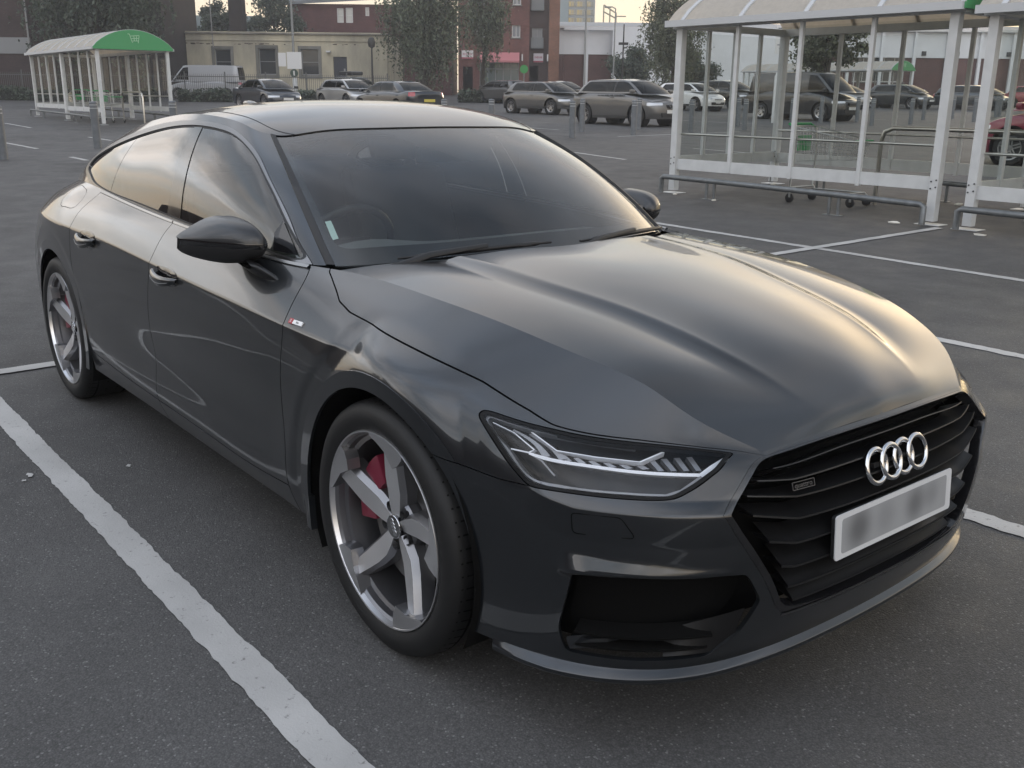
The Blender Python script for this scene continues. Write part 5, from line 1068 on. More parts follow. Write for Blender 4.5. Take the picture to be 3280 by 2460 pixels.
    T0 = [(-xs[1] + .05, 0, zt(-xs[1]) - .005), (-xs[1] + .03, w1 * .5, zt(-xs[1]) - .008), (-xs[1] - .03, w1 * .82, zt(-xs[1]) - .016), (-xs[1] - .12, w1 * .96, zt(-xs[1]) - .012), (-xs[1] - .30, w1, zt(-xs[1] - .3))]
    nm_ = 4
    for k in range(1, nm_ + 1):
        t = k / (nm_ + .6); B0.append((-xs[0] - .34 + (-(xs[3] - .30) + xs[0] + .34) * t, w0, hb + (.03 if kind != 'van' else 0) * t)); T0.append((-xs[1] - .30 + (-(xs[2] - .22) + xs[1] + .30) * t, w1, zt(-xs[1] - .30 + (-(xs[2] - .22) + xs[1] + .30) * t)))
    B0 += [(-xs[3] + .18, w0 * .97, hb + .03), (-xs[3] + .06, w0 * .84, hb + .03), (-xs[3] - .02, w0 * .5, hb + .03), (-xs[3] - .04, 0, hb + .03)]
    T0 += [(-xs[2] + .12, w1 * .96, zt(-xs[2] + .1)), (-xs[2] + .03, w1 * .82, zt(-xs[2])), (-xs[2] - .02, w1 * .5, zt(-xs[2]) + .006), (-xs[2] - .03, 0, zt(-xs[2]) + .008)]
    B0, T0 = np.array(B0), np.array(T0); mm = np.array([1, -1, 1]); rows = []
    for k in (0, .5, 1.):
        p = B0 * (1 - k) + T0 * k; tg = np.gradient(p, axis=0); tg[0] = tg[-1] = (0, 1, 0); nn = np.cross(tg, T0 - B0); nn /= np.linalg.norm(nn, axis=1, keepdims=True); nn *= np.where((nn[:, :2] * (p[:, :2] - np.array([-(xs[1] + xs[2]) / 2, 0]))).sum(1) < 0, -1, 1)[:, None]; rows.append(p + nn * .03 * 4 * k * (1 - k))
    Rr = np.stack(rows, 1); ext = np.concatenate([Rr[3:0:-1] * mm, Rr, Rr[-2:-5:-1] * mm]); t = np.concatenate([[0], np.cumsum(np.linalg.norm(np.diff(ext[:, 1], axis=0), axis=1))]); t -= t[3]; n = len(B0); tg_ = t[3:3 + n]
    us = stations(0, tg_[-1], .05); Gg = np.swapaxes(spl([0, .5, 1.], np.swapaxes(spl(t, ext)(us), 0, 1))(np.linspace(0, 1, 14)), 0, 1); Gg[0, :, 1] = 0; Gg[-1, :, 1] = 0
    K = np.stack(np.meshgrid(us, np.linspace(0, 1, 14), indexing='ij'), -1); Sg = Skin.from_grid(Gg, K)
    q = Sg.Q; ua, ub = tg_[3], tg_[-4]; kx = lambda S_: S_.Q[:, 1]
    ws, rest = Sg.cut(np.maximum(np.maximum(Sg.Q[:, 0] - ua + .04, .05 - Sg.Q[:, 1]), Sg.Q[:, 1] - .95))
    rw, rest = rest.cut(np.maximum(np.maximum(ub + .10 - rest.Q[:, 0], .10 - rest.Q[:, 1]), rest.Q[:, 1] - .90))
    # side glass between pillars, following a raked outline
    xw = lambda S_: S_.P[:, 0]
    lo = -xs[0] - .20; def_ = lambda S_, a, b_: np.maximum(np.maximum(S_.P[:, 0] - a, b_ - S_.P[:, 0]), np.maximum(.10 - S_.Q[:, 1], S_.Q[:, 1] - .86))
    sidef = lambda S_: np.maximum(np.maximum(.10 - S_.Q[:, 1], S_.Q[:, 1] - .86), np.maximum(ua + .10 - S_.Q[:, 0], S_.Q[:, 0] - ub + (.30 if kind in ('sedan', 'hatch') else .16)))
    sg, rest = rest.cut(sidef(rest)); xB = -(xs[1] + .62) if kind != 'van' else -(xs[1] + .42)
    if kind == 'van':                                              # only the cab door is glazed, the load bay is panelled
        cab, pan = sg.cut(xB - sg.P[:, 0]); rest = rest + pan; panes = [cab]
    else:
        cf, rr_ = sg.cut(xB + .035 - sg.P[:, 0]); post, rr_ = rr_.cut(xB - .035 - rr_.P[:, 0]); bothp(post, 'door_post', CBLK); panes = [cf, rr_]
    for p in panes: bothp(p.offset(-.006), 'side_window', CGL)
    bothp(ws.offset(-.005), 'windscreen', CGL, split=False); bothp(rw.offset(-.005), 'rear_window', CGL, split=False); bothp(rest, 'pillars', paint, split=False)
    edge = Gg[:, -1]; dk = [[p, (p[0] * .97 + .03 * -(xs[1] + xs[2]) / 2, p[1] * .62, p[2] + .026), (p[0] * .97 + .03 * -(xs[1] + xs[2]) / 2, 0, p[2] + .040)] for p in edge]; Dr = Skin.from_grid(np.array(dk), np.zeros((len(dk), 3, 2)))
    if Dr.N[:, 2].mean() < 0: Dr.N *= -1; Dr.T = Dr.T[:, ::-1]
    bothp(Dr, 'roof', paint, split=False)
    # dark inside so that daylight does not pass through under the shell
    m = MB(); m.box((ox - wb / 2, 0, .28), (L - .35, W * .72, .06)); m.box((ox - (xs[0] + xs[3]) / 2, 0, .62), (1.7, W * .78, .5)); m.build('cabin', CBLK, r)
    for xw_ in (0., -wb):
        for s in (-1, 1):
            wl = bpy.data.objects.new('wheel', None); COL.objects.link(wl); wl.parent = r; wl.location = (ox + xw_, s * (w - .02), wr); wl.rotation_euler = (0, 0, 0 if s < 0 else math.pi)
            m = MB(); m.lathe([(wr * .66, .02), (wr * .70, -.01), (wr * .92, -.012), (wr, .02), (wr, .18), (wr * .9, .2), (0, .2)], 28, 'y'); m.build('tyre', TYRE, wl, 40)
            m = MB(); m.lathe([(wr * .66, .03), (wr * .68, -.008), (wr * .62, .0), (wr * .58, .06)], 28, 'y')
            for k in range(5):
                a = 2 * math.pi * k / 5 + .3; er = (math.cos(a), math.sin(a)); et = (-er[1], er[0])
                for dsp in (-.028, .028): m.add([(er[0] * rr2 + et[0] * (tt + dsp), yy, er[1] * rr2 + et[1] * (tt + dsp)) for rr2, tt, yy in ((.03, -.014, .02), (.03, .014, .02), (wr * .64, .018, .004), (wr * .64, -.018, .004))], [(0, 1, 2, 3)])
            m.lathe([(0, .012), (.045, .014), (.055, .03)], 16, 'y'); m.build('rim', rimc or RIMM, wl, 30)
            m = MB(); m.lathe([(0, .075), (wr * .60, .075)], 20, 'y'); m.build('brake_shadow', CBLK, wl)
            m = MB(); m.lathe([(cut, -.0 + .015), (cut, .30)], 28, 'y'); m.lathe([(0, .30), (cut, .30)], 28, 'y'); m.v = [p for p in m.v]; m.build('arch_lining', CBLK, wl, 60)
    # grille, bumper opening, plates, mirrors, handles
    m = MB(); zg = nose - .09; m.prism([(-w * .30, zg), (w * .30, zg), (w * .25, zg - .11), (-w * .25, zg - .11)], ox + f1 - .05, ox + f1 + .006, 'yz'); m.build('grille', CBLK, r)
    m = MB(); m.prism([(-w * .55, zb + .20), (w * .55, zb + .20), (w * .50, zb + .06), (-w * .50, zb + .06)], ox + f1 - .09, ox + f1 - .008, 'yz'); m.build('bumper_intake', CBLK, r)
    if plate:
        m = MB(); m.box((ox + f1 + .008, 0, zb + .25), (.012, .52, .11)); m.build('number_plate', PLT, r); m = MB(); m.box((ox + xr - .006, 0, bt - .38), (.012, .52, .11)); m.build('number_plate', mat('parked_plate_yellow', (.55, .45, .08), .5), r)
    for s in (-1, 1):
        m = MB(); m.box((ox - xs[0] - .42, s * (w + .06), belt + .07), (.12, .20, .13)); m.build('door_mirror', paint if kind != 'van' else CBLK, r, bevel=.035, smooth=50)
        for xh in (xB + .10, -(xs[3] - .55)):
            if kind == 'van' and xh < xB - .3: continue
            m = MB(); m.box((ox + xh - .10, s * (w + .004), belt - .13), (.16, .03, .028)); m.build('door_handle', paint, r, bevel=.008)
        m = MB(); m.box((ox - wb / 2, s * (w * .985), zb + .05), (wb - 2 * cut - .06, .03, .09)); m.build('sill', CBLK, r)
    if extra: extra(r, ox, w)
    return r
def P_(n, c, **k): return paint_mat('paint_' + n, c, .08, k.get('metal', .6), .4)
def rails(r, ox, w):
    for s in (-1, 1):
        m = MB(); m.tube([(ox - .95, s * .60, 1.545), (ox - 1.1, s * .60, 1.60), (ox - 2.5, s * .60, 1.60), (ox - 2.7, s * .60, 1.545)], .018, 6); m.build('roof_rail', SATIN, r, 60)
def slogan(r, ox, w):
    m = MB(); rng = random.Random(4); x = ox - .55
    while x > ox - 1.95:
        d = rng.uniform(.05, .11); m.box((x - d / 2, -w - .002, 1.02 - .0), (d, .004, rng.uniform(.035, .06))); x -= d + rng.choice((.015, .02, .06))
    m.build('door_lettering', CBLK, r)
    # wing-shaped bright bar round the grille badge
    m = MB(); m.tube([(ox + .90, -.22, .74), (ox + .935, -.10, .60), (ox + .94, .10, .60), (ox + .90, .22, .74)], .016, 6); m.build('grille_bar', CHROME, r, 60); m = MB(); m.lathe([(0, .945), (.05, .945), (.06, .93)], 20, 'x', (ox, 0, .70)); m.build('grille_badge', CHROME, r, 40)
def boxr(r, ox, w):
    m = MB(); m.box((ox - 1.7, 0, 1.78), (1.8, .85, .26)); m.build('roof_box', mat('roof_box_black', (.02, .02, .022), .3), r, bevel=.09, smooth=50)
GREY1, GREY2, WHT, BLKP, BLU, RED, SILV, NAVY, DGRN = P_('mid_grey', (.09, .088, .086)), P_('warm_grey', (.10, .098, .096)), P_('white', (.62, .62, .62), metal=.0), P_('black', (.008, .0085, .010), metal=.1), P_('slate_blue', (.035, .045, .055)), P_('crimson', (.19, .016, .040), metal=.35), P_('silver', (.30, .30, .30)), P_('navy', (.016, .021, .03)), P_('dark_green', (.035, .038, .04))
H_ = dict(L=4.30, W=1.79, H=1.47, wb=2.65, fo=.86, hood=.95, belt=.97, nose=.68, xs=(-.30, .62, 2.80, 3.22))
SUVP = dict(L=4.38, W=1.81, H=1.60, wb=2.65, fo=.88, hood=1.05, belt=1.09, nose=.80, xs=(-.28, .60, 2.85, 3.30), kind='suv', wr=.35, cut=.425)
SEDP = dict(L=4.75, W=1.83, H=1.44, wb=2.82, fo=.85, hood=.94, belt=.97, nose=.66, boot=1.03, xs=(-.20, .75, 2.45, 3.30), kind='sedan')
VANP = dict(L=4.9, W=1.90, H=1.97, wb=3.0, fo=.92, hood=1.12, belt=1.15, nose=.80, boot=1.18, xs=(-.62, .30, 3.72, 3.90), bw=.86, tw=.74, kind='van', wr=.34, cut=.41)
parked('grey_hatchback', 'mid grey hatchback parked nose right, left of the larger grey crossover', 'car', (-34.3, 28.9), R_(4), GREY1, **H_)
parked('grey_crossover', 'grey crossover with dark lettering on its doors and V-shaped bright grille bar', 'car', (-24.3, 24.35), R_(0), GREY2, extra=slogan, **SUVP)
parked('white_hatchback', 'white hatchback with black kidney grille seen past the shelter corner post', 'car', (-35.6, 40.4), R_(-2), WHT, **H_)
parked('black_crossover', 'black crossover parked behind the white hatchback and left of the black van', 'car', (-36.6, 44.6), R_(0), BLKP, **SUVP)
parked('black_van', 'black panel van with silver wheels behind the shelter panels', 'van', (-24.3, 34.95), R_(0), BLKP, rimc=mat('van_rim', (.55, .55, .56), .3, .9), **VANP)
parked('dark_hatchback', 'small dark hatchback facing left in front of the shop with the pink awning', 'car', (-50.8, 39.5), R_(183), GREY1, **H_)
parked('dark_saloon', 'dark saloon facing left whose boot and red tail lamp show over the car roof', 'car', (-34.6, 21.0), R_(180), NAVY, **SEDP)
parked('silver_hatchback', 'white and silver hatchback between the two dark saloons', 'car', (-46.4, 25.4), R_(0), SILV, **H_)
parked('blue_saloon', 'dark blue saloon with red tail lamp facing right, leftmost of the parked cars', 'car', (-45.2, 20.2), R_(0), NAVY, **SEDP)
parked('roof_box_car', 'tall light car carrying a black roof box behind the silver hatchback', 'car', (-57.0, 31.9), R_(0), SILV, extra=boxr, **SUVP)
parked('dark_estate', 'dark car with pale roof half hidden between the hatchback and the grey crossover', 'car', (-43.0, 37.4), R_(0), BLU, **H_)
parked('green_grey_hatchback', 'dark grey hatchback with bright headlamp parked right of the black van', 'car', (-33.0, 57.2), R_(0), DGRN, **H_)
parked('slate_estate', 'slate blue estate behind the shelter handrail, rightmost of the row facing right', 'car', (-29.4, 59.6), R_(0), BLU, **dict(H_, L=4.6, xs=(-.30, .62, 3.25, 3.55)))
parked('pale_car', 'pale car just behind the nose of the black van', 'car', (-34.2, 52.2), R_(0), SILV, **H_)
parked('far_white_car', 'white car mostly hidden behind the slate estate', 'car', (-37.0, 64.0), R_(0), WHT, **H_)
parked('far_dark_car', 'dark hatchback behind the nose of the slate estate', 'car', (-33.0, 66.5), R_(0), NAVY, **H_)
parked('red_hatchback', 'bright red hatchback in the distance at the far right edge', 'car', (-29.5, 68.5), R_(0), P_('bright_red', (.25, .02, .03), metal=.2), **H_)
parked('dark_crossover', 'dark crossover with lit red tail lamp at the far right edge', 'car', (-24.6, 63.8), R_(0), NAVY, **SUVP)
parked('crimson_crossover', 'crimson crossover with five-spoke wheels partly in frame at the right edge', 'car', (-6.15, 19.15), R_(180), RED, rimc=mat('red_car_rim', (.30, .30, .30), .35, .8), **SUVP)
# white delivery van behind the railings
parked('white_van', 'white high-roofed delivery van behind the railings in front of the cream building', 'van', (-65.7, 25.4), R_(231), P_('van_grey', (.34, .35, .37), metal=.0), **dict(VANP, H=2.25, L=5.3, wb=3.3, xs=(-.55, .35, 4.1, 4.25)))
# ================================================================== buildings, trees, poles beyond the car park
RX_, RY_ = .6254, .7803; FRZ = math.atan2(RY_, RX_)
def BF(D, lat): x, y = 2.0725 + EX * D + RX_ * lat, -2.1543 + EY * D + RY_ * lat; return (x, y, float(gz(x, y)))
def brick_mat(name, c1, c2, mortar, sc=1.0):
    if name in MATS: return MATS[name]
    m = bpy.data.materials.new(name); m.use_nodes = True; t = m.node_tree; b = t.nodes['Principled BSDF']; tc = t.nodes.new('ShaderNodeTexCoord'); sx = t.nodes.new('ShaderNodeSeparateXYZ'); cb = t.nodes.new('ShaderNodeCombineXYZ'); ad = t.nodes.new('ShaderNodeMath'); ad.operation = 'ADD'
    t.links.new(tc.outputs['Object'], sx.inputs[0]); t.links.new(sx.outputs[0], ad.inputs[0]); t.links.new(sx.outputs[1], ad.inputs[1]); t.links.new(ad.outputs[0], cb.inputs[0]); t.links.new(sx.outputs[2], cb.inputs[1])
    br = t.nodes.new('ShaderNodeTexBrick'); br.inputs['Scale'].default_value = sc; br.inputs['Brick Width'].default_value = .225; br.inputs['Row Height'].default_value = .075; br.inputs['Mortar Size'].default_value = .006; br.inputs['Color1'].default_value = (*c1, 1); br.inputs['Color2'].default_value = (*c2, 1); br.inputs['Mortar'].default_value = (*mortar, 1); t.links.new(cb.outputs[0], br.inputs['Vector'])
    n = t.nodes.new('ShaderNodeTexNoise'); n.inputs['Scale'].default_value = .6; n.inputs['Detail'].default_value = 6; t.links.new(tc.outputs['Object'], n.inputs['Vector']); mr = t.nodes.new('ShaderNodeMapRange'); mr.inputs[1].default_value = .3; mr.inputs[2].default_value = .7; mr.inputs[3].default_value = .72; mr.inputs[4].default_value = 1.22; t.links.new(n.outputs['Fac'], mr.inputs[0])
    mx = t.nodes.new('ShaderNodeMix'); mx.data_type = 'RGBA'; mx.blend_type = 'MULTIPLY'; mx.inputs['Factor'].default_value = 1; t.links.new(br.outputs[0], mx.inputs['A']); t.links.new(mr.outputs[0], mx.inputs['B']); t.links.new(mx.outputs['Result'], b.inputs['Base Color']); b.inputs['Roughness'].default_value = .9
    MATS[name] = m; return m
def stained(name, col, dirt, sc=.5):
    if name in MATS: return MATS[name]
    m = bpy.data.materials.new(name); m.use_nodes = True; t = m.node_tree; b = t.nodes['Principled BSDF']; tc = t.nodes.new('ShaderNodeTexCoord'); mp_ = t.nodes.new('ShaderNodeMapping'); mp_.inputs['Scale'].default_value = (1, 1, .35); t.links.new(tc.outputs['Object'], mp_.inputs[0])
    n = t.nodes.new('ShaderNodeTexNoise'); n.inputs['Scale'].default_value = sc; n.inputs['Detail'].default_value = 9; n.inputs['Roughness'].default_value = .65; t.links.new(mp_.outputs[0], n.inputs['Vector']); r = t.nodes.new('ShaderNodeValToRGB'); r.color_ramp.elements[0].position = .36; r.color_ramp.elements[0].color = (*dirt, 1); r.color_ramp.elements[1].position = .58; r.color_ramp.elements[1].color = (*col, 1); t.links.new(n.outputs['Fac'], r.inputs[0]); t.links.new(r.outputs[0], b.inputs['Base Color']); b.inputs['Roughness'].default_value = .85
    MATS[name] = m; return m
def wall_mb(W, H, D, ops, rev=.14, x0=0., mb=None):
    """front wall with real openings (x0,x1,z0,z1), reveals, side walls, back and top"""
    m = mb or MB(); xs = sorted({x0, x0 + W} | {o[0] for o in ops} | {o[1] for o in ops}); zs = sorted({0, H} | {o[2] for o in ops} | {o[3] for o in ops})
    for a, b in zip(xs[:-1], xs[1:]):
        for c_, d_ in zip(zs[:-1], zs[1:]):
            cx_, cz_ = (a + b) / 2, (c_ + d_) / 2
            if any(o[0] < cx_ < o[1] and o[2] < cz_ < o[3] for o in ops): continue
            m.quad((a, 0, c_), (b, 0, c_), (b, 0, d_), (a, 0, d_))
    for a, b, c_, d_ in ops:
        m.quad((a, 0, c_), (a, rev, c_), (a, rev, d_), (a, 0, d_)); m.quad((b, 0, c_), (b, rev, c_), (b, rev, d_), (b, 0, d_)); m.quad((a, 0, c_), (b, 0, c_), (b, rev, c_), (a, rev, c_)); m.quad((a, 0, d_), (b, 0, d_), (b, rev, d_), (a, rev, d_))
    e = x0 + W; m.quad((x0, 0, 0), (x0, D, 0), (x0, D, H), (x0, 0, H)); m.quad((e, 0, 0), (e, D, 0), (e, D, H), (e, 0, H)); m.quad((x0, D, 0), (e, D, 0), (e, D, H), (x0, D, H)); m.quad((x0, 0, H), (e, 0, H), (e, D, H), (x0, D, H)); return m
WG = mat('window_glass_dark', (.03, .034, .038), .08, 0, .5); WFR = mat('window_frame_white', (.55, .55, .54), .5)
def window(r, o, rev=.14, fr=.06, bars=(0, 0), gm=None, fm=None, sill=True):
    a, b, c_, d_ = o; m = MB(); y = rev - .02
    for (x0, x1, z0, z1) in ((a, b, d_ - fr, d_), (a, b, c_, c_ + fr), (a, a + fr, c_ + fr, d_ - fr), (b - fr, b, c_ + fr, d_ - fr)): m.box(((x0 + x1) / 2, y, (z0 + z1) / 2), (x1 - x0, .05, z1 - z0))
    for k in range(bars[0]): x = a + (b - a) * (k + 1) / (bars[0] + 1); m.box((x, y, (c_ + d_) / 2), (fr * .7, .045, d_ - c_ - 2 * fr))
    for k in range(bars[1]): z = c_ + (d_ - c_) * (k + 1) / (bars[1] + 1); m.box(((a + b) / 2, y, z), (b - a - 2 * fr, .044, fr * .7))
    w = m.build('window', fm or WFR, r); g = MB(); g.quad((a, y + .022, c_), (b, y + .022, c_), (b, y + .022, d_), (a, y + .022, d_)); g.build('pane', gm or WG, w)
    if sill: s = MB(); s.box(((a + b) / 2, -.03, c_ - .05), (b - a + .2, .14, .08)); s.build('sill', mat('stone_grey', (.16, .16, .155), .8), w)
    return w
def bld(name, label, D, lat): return empty(name, BF(D, lat), FRZ, label, 'building')
# dark brick block at the far left
r = bld('dark_brick_building', 'dark brown brick building with pale band at the far left edge', 66, -30.6)
ops = [(-5.2, -4.0, 4.6, 6.4), (-9, -7.8, 4.6, 6.4)]
wall_mb(18, 13, 9, ops, x0=-18).build('wall', brick_mat('brick_dark', (.050, .030, .028), (.036, .022, .022), (.04, .035, .034)), r)
for o in ops: window(r, o)
m = MB(); m.box((-9, -.03, 3.25), (18.02, .08, .98)); m.build('stone_band', mat('band_grey', (.20, .205, .21), .7), r)
m = MB(); m.tube([(-.05, -.08, 0), (-.05, -.08, 13)], .055, 8); m.build('drainpipe', mat('pipe_grey', (.24, .24, .24), .6), r, 60)
r = bld('dark_wing_building', 'dark wing of brick with white window frames behind the left willow', 73, -34)
ops = [(1.6, 3.0, 5.6, 7.4), (4.4, 5.8, 5.6, 7.4), (1.6, 3.0, 2.4, 4.2)]
wall_mb(9.5, 14, 8, ops, x0=0).build('wall', brick_mat('brick_darker', (.028, .020, .020), (.022, .016, .016), (.02, .02, .02)), r)
for o in ops: window(r, o, bars=(1, 1), fr=.10)
m = MB(); m.box((-4 + 2.4, -2.5, 1.4), (1.1, .05, .75)); m.build('notice_board', mat('notice_white', (.6, .6, .6), .6), r)
# church tower and chapel roofs
r = bld('church_tower', 'slim dark brick tower with white-barred window against the yellow sky', 120, -40.1)
ops = [(-.55, .15, 9.2, 10.6), (-.55, .15, 13, 14.4)]; wall_mb(2.5, 22, 2.5, ops, x0=-1.25).build('wall', brick_mat('brick_tower', (.085, .05, .045), (.06, .036, .034), (.06, .05, .048)), r)
for o in ops: window(r, o, bars=(1, 1), fr=.09, gm=mat('bright_pane', (.5, .5, .48), .15))
m = MB(); m.prism([(-1.25, 22), (1.25, 22), (0, 26)], 0, 2.5, 'xz'); m.build('roof', mat('slate', (.06, .065, .07), .7), r)
r = bld('chapel', 'low chapel with grey gabled roofs behind the cream building', 112, -37.8)
wall_mb(10, 5.6, 8, []).build('wall', brick_mat('brick_tower', (.085, .05, .045), (.06, .036, .034), (.06, .05, .048)), r)
m = MB(); m.add([(0, 0, 5.6), (10, 0, 5.6), (10, 8, 5.6), (0, 8, 5.6), (1, 4, 8.0), (9, 4, 8.0)], [(0, 1, 5, 4), (2, 3, 4, 5), (1, 2, 5), (3, 0, 4)]); m.build('roof', mat('slate_green', (.11, .13, .125), .7), r)
for x in (1.6, 4.6): m = MB(); m.prism([(x, 5.6), (x + 2, 5.6), (x + 1, 7.9)], -.5, 3, 'xz'); m.build('gable', mat('slate', (.06, .065, .07), .7), r); m = MB(); m.tube([(x + 1, -.5, 7.9), (x + 1, -.5, 8.5)], .06, 6); m.build('finial', mat('slate'), r)
# cream single-storey building
CRM = stained('cream_render', (.44, .40, .30), (.27, .25, .20), .45)
r = bld('cream_building', 'long low cream rendered building with flat parapet and dark windows', 78, -9.45)
zb_ = 1.22
ops = [(-12.95, -11.75, 1.66, 3.45), (-9.65, -8.38, 1.66, 3.55), (-6.45, -5.15, 1.66, 3.52), (-4.05, -3.02, 0, 3.0), (-16.75, -16.45, 2.45, 3.35), (-18.4, -16.9 - .15, 0, 2.7), (-14.6, -14.3, 1.9, 2.25)]
wall_mb(22.5, 4.72, 11, ops, .22, -22.5).build('wall', CRM, r)
for k, o in enumerate(ops):
    if o[2] == 0:
        m = MB(); m.box(((o[0] + o[1]) / 2, .19, (o[2] + o[3]) / 2), (o[1] - o[0], .05, o[3] - o[2])); dr = m.build('door', mat('door_navy', (.022, .026, .040), .5), r); m = MB(); m.box(((o[0] + o[1]) / 2 + .3, .155, 1.9), (.12, .03, .5)); m.build('door_pane', mat('pale_glass', (.3, .31, .32), .2), dr)
    else:
        window(r, o, .22, .06, (0, 1 if k < 3 else 0), fm=mat('frame_grey', (.22, .23, .24), .5), sill=False)
        if k < 3:
            m = MB(); a, b, c_, d_ = o
            for q in ((a - .22, a, c_ - .25, d_ + .22), (b, b + .22, c_ - .25, d_ + .22), (a, b, d_, d_ + .22), (a, b, c_ - .25, c_)): m.box(((q[0] + q[1]) / 2, -.025, (q[2] + q[3]) / 2), (q[1] - q[0], .06, q[3] - q[2]))
            m.build('window_surround', stained('stone_dirty', (.17, .165, .15), (.10, .10, .09)), r)
m = MB(); m.box((-11.25, -.06, 4.60), (22.7, .2, .10)); m.build('parapet_coping', stained('stone_coping', (.24, .225, .19), (.13, .12, .11)), r); m = MB(); m.box((-11.25, -.03, 4.12), (22.6, .09, .07)); m.build('string_course', CRM, r)
m = MB(); rng = random.Random(3)
for i in range(34): x = -rng.choice((rng.uniform(2, 4), rng.uniform(7.5, 12), rng.uniform(13, 15.5))); m.box((x, -.003, 3.85 + rng.uniform(-.03, .03)), (rng.uniform(.06, .3), .006, rng.uniform(.03, .09)))
m.build('lost_render_patches', mat('bare_brick', (.06, .045, .04), .9), r)
m = MB(); m.tube([(-13.0, -.06, 3.6), (-13.05, -.06, 8)], .04, 6); m.build('cable_conduit', mat('pipe_grey'), r); m = MB(); m.box((-4.35, -.25, 3.35), (.3, .4, .12)); m.build('wall_lamp', WFR, r)
# brick range behind with slate eaves
r = bld('brick_range', 'dark red brick range with narrow white windows above the cream building', 96, -20.6)
BR2 = brick_mat('brick_red_dark', (.110, .042, .040), (.085, .034, .034), (.07, .05, .048)); zb_ = .0172 * 89
ops = [(4.5, 5.1, 6.3, 7.55), (5.3, 5.95, 6.3, 7.6), (7.1, 7.45, 6.9, 7.65), (10.2, 10.6, 6.9, 7.8), (11.2, 11.6, 6.9, 7.8)]
wall_mb(15, 7.9, 9, ops, .1).build('wall', BR2, r)
for o in ops: window(r, o, .1, .08, (0, 1), gm=mat('bright_pane'), sill=False)
m = MB(); m.add([(-.6, -.4, 7.75), (15.3, -.4, 8.7), (15.3, 4, 10.4), (-.6, 4, 9.4), (-.6, -.4, 8.05), (15.3, -.4, 9.0)], [(0, 1, 5, 4), (4, 5, 2, 3), (0, 4, 3)]); m.build('roof', mat('slate_blue', (.15, .16, .175), .6), r)
# chimney stack between the bushes
r = bld('chimney_stack', 'dark square chimney stack standing up behind the cream parapet', 88, -23.3); wall_mb(1.15, 14, 1.2, [], x0=-.57).build('stack', brick_mat('brick_darker', (.028, .020, .020), (.022, .016, .016), (.02, .02, .02)), r)
# flats with shop
r = bld('brick_flats', 'tall red brick flats with pink shop awning at street level', 90, -4.7)
BR3 = brick_mat('brick_red', (.150, .055, .046), (.115, .045, .040), (.09, .07, .06)); zb_ = 1.43
ops = [(4.70, 5.40, 7.6, 8.9), (4.64, 5.36, 4.95, 5.95), (1.6, 2.3, 7.6, 8.9), (1.6, 2.3, 4.95, 5.95), (4.70, 5.40, 10.4, 11.6), (1.85, 5.28, .25, 3.55), (.4, 1.25, .2, 2.5)]
wall_mb(6.15, 15, 10, ops, .16).build('wall', BR3, r)
for o in ops[:5]: window(r, o, .16, .07, (1, 0), gm=mat('curtained_pane', (.20, .21, .23), .15))
m = wall_mb(.9, 15, 10, [], x0=7.85); m.build('corner_pier', brick_mat('brick_orange', (.21, .095, .06), (.17, .08, .052), (.11, .09, .075)), r)
m = wall_mb(1.7, 15, 8.5, [(.25 + 6.15, 1.15 + 6.15, 4.1, 5.8), (.25 + 6.15, 1.15 + 6.15, 7.2, 9.6), (.25 + 6.15, 1.15 + 6.15, 10.6, 12.4), (6.25, 7.0, 0, 2.7)], .12, 6.15); m.v = [(p[0], p[1] + 1.0, p[2]) for p in m.v]; m.build('recessed_bay', mat('bay_brown', (.060, .040, .038), .8), r)
for z0, z1 in ((4.1, 5.8), (7.2, 9.6), (10.6, 12.4)):
    w = window(r, (6.40, 7.30, z0, z1), .12, .07, (1, 1), gm=mat('curtained_pane'), fm=mat('frame_grey'), sill=False); w.location.y = 1.0
    m = MB(); m.box((6.85, .8, z0 + .05), (1.1, .5, .08)); m.box((6.85, .57, z0 + .5), (1.1, .03, .8)); m.build('balcony', mat('balcony_grey', (.14, .15, .16), .4), r)
m = MB(); m.add([(1.85, 0, 3.72), (5.3, 0, 3.72), (5.3, -1.0, 3.02), (1.85, -1.0, 3.02), (5.3, -1.0, 2.86), (1.85, -1.0, 2.86), (1.85, 0, 2.9), (5.3, 0, 2.9)], [(0, 1, 2, 3), (3, 2, 4, 5), (0, 3, 5, 6), (1, 7, 4, 2)]); m.build('shop_awning', mat('awning_pink', (.42, .16, .17), .8), r)
m = MB()
for x in np.linspace(1.9, 5.25, 6): m.box((x, .1, 1.7), (.06, .08, 3.1))
m.box((3.56, .1, 2.35), (3.35, .08, .06)); m.box((3.56, .1, .5), (3.35, .08, .5)); sf = m.build('shopfront', mat('frame_grey'), r); m = MB(); m.quad((1.88, .13, .3), (5.27, .13, .3), (5.27, .13, 3.3), (1.88, .13, 3.3)); m.build('shop_glass', mat('shop_pane', (.10, .13, .13), .1, 0, .5), sf)
for (x0, x1, z0, z1), nm, c_ in (((.3, 1.3, 3.15, 3.85), 'shop_sign', (.55, .53, .53)), ((6.55, 7.4, 2.95, 3.7), 'shop_sign', (.52, .48, .52))):
    m = MB(); m.box(((x0 + x1) / 2, -.06 if x0 < 5 else .9, (z0 + z1) / 2), (x1 - x0, .08, z1 - z0)); s_ = m.build(nm, mat('sign_white_%d' % int(x0), c_, .5), r)
    m = MB(); rng = random.Random(int(x0 * 10)); yy = -.105 if x0 < 5 else .855
    for i in range(6): m.box((x0 + .14 + i * (x1 - x0 - .28) / 5, yy, (z0 + z1) / 2 + .05), (.06, .01, rng.uniform(.10, .22)))
    m.box(((x0 + x1) / 2, yy, z0 + .07), (x1 - x0, .012, .12)); m.build('sign_marks', mat('sign_red', (.30, .05, .08), .6), s_)
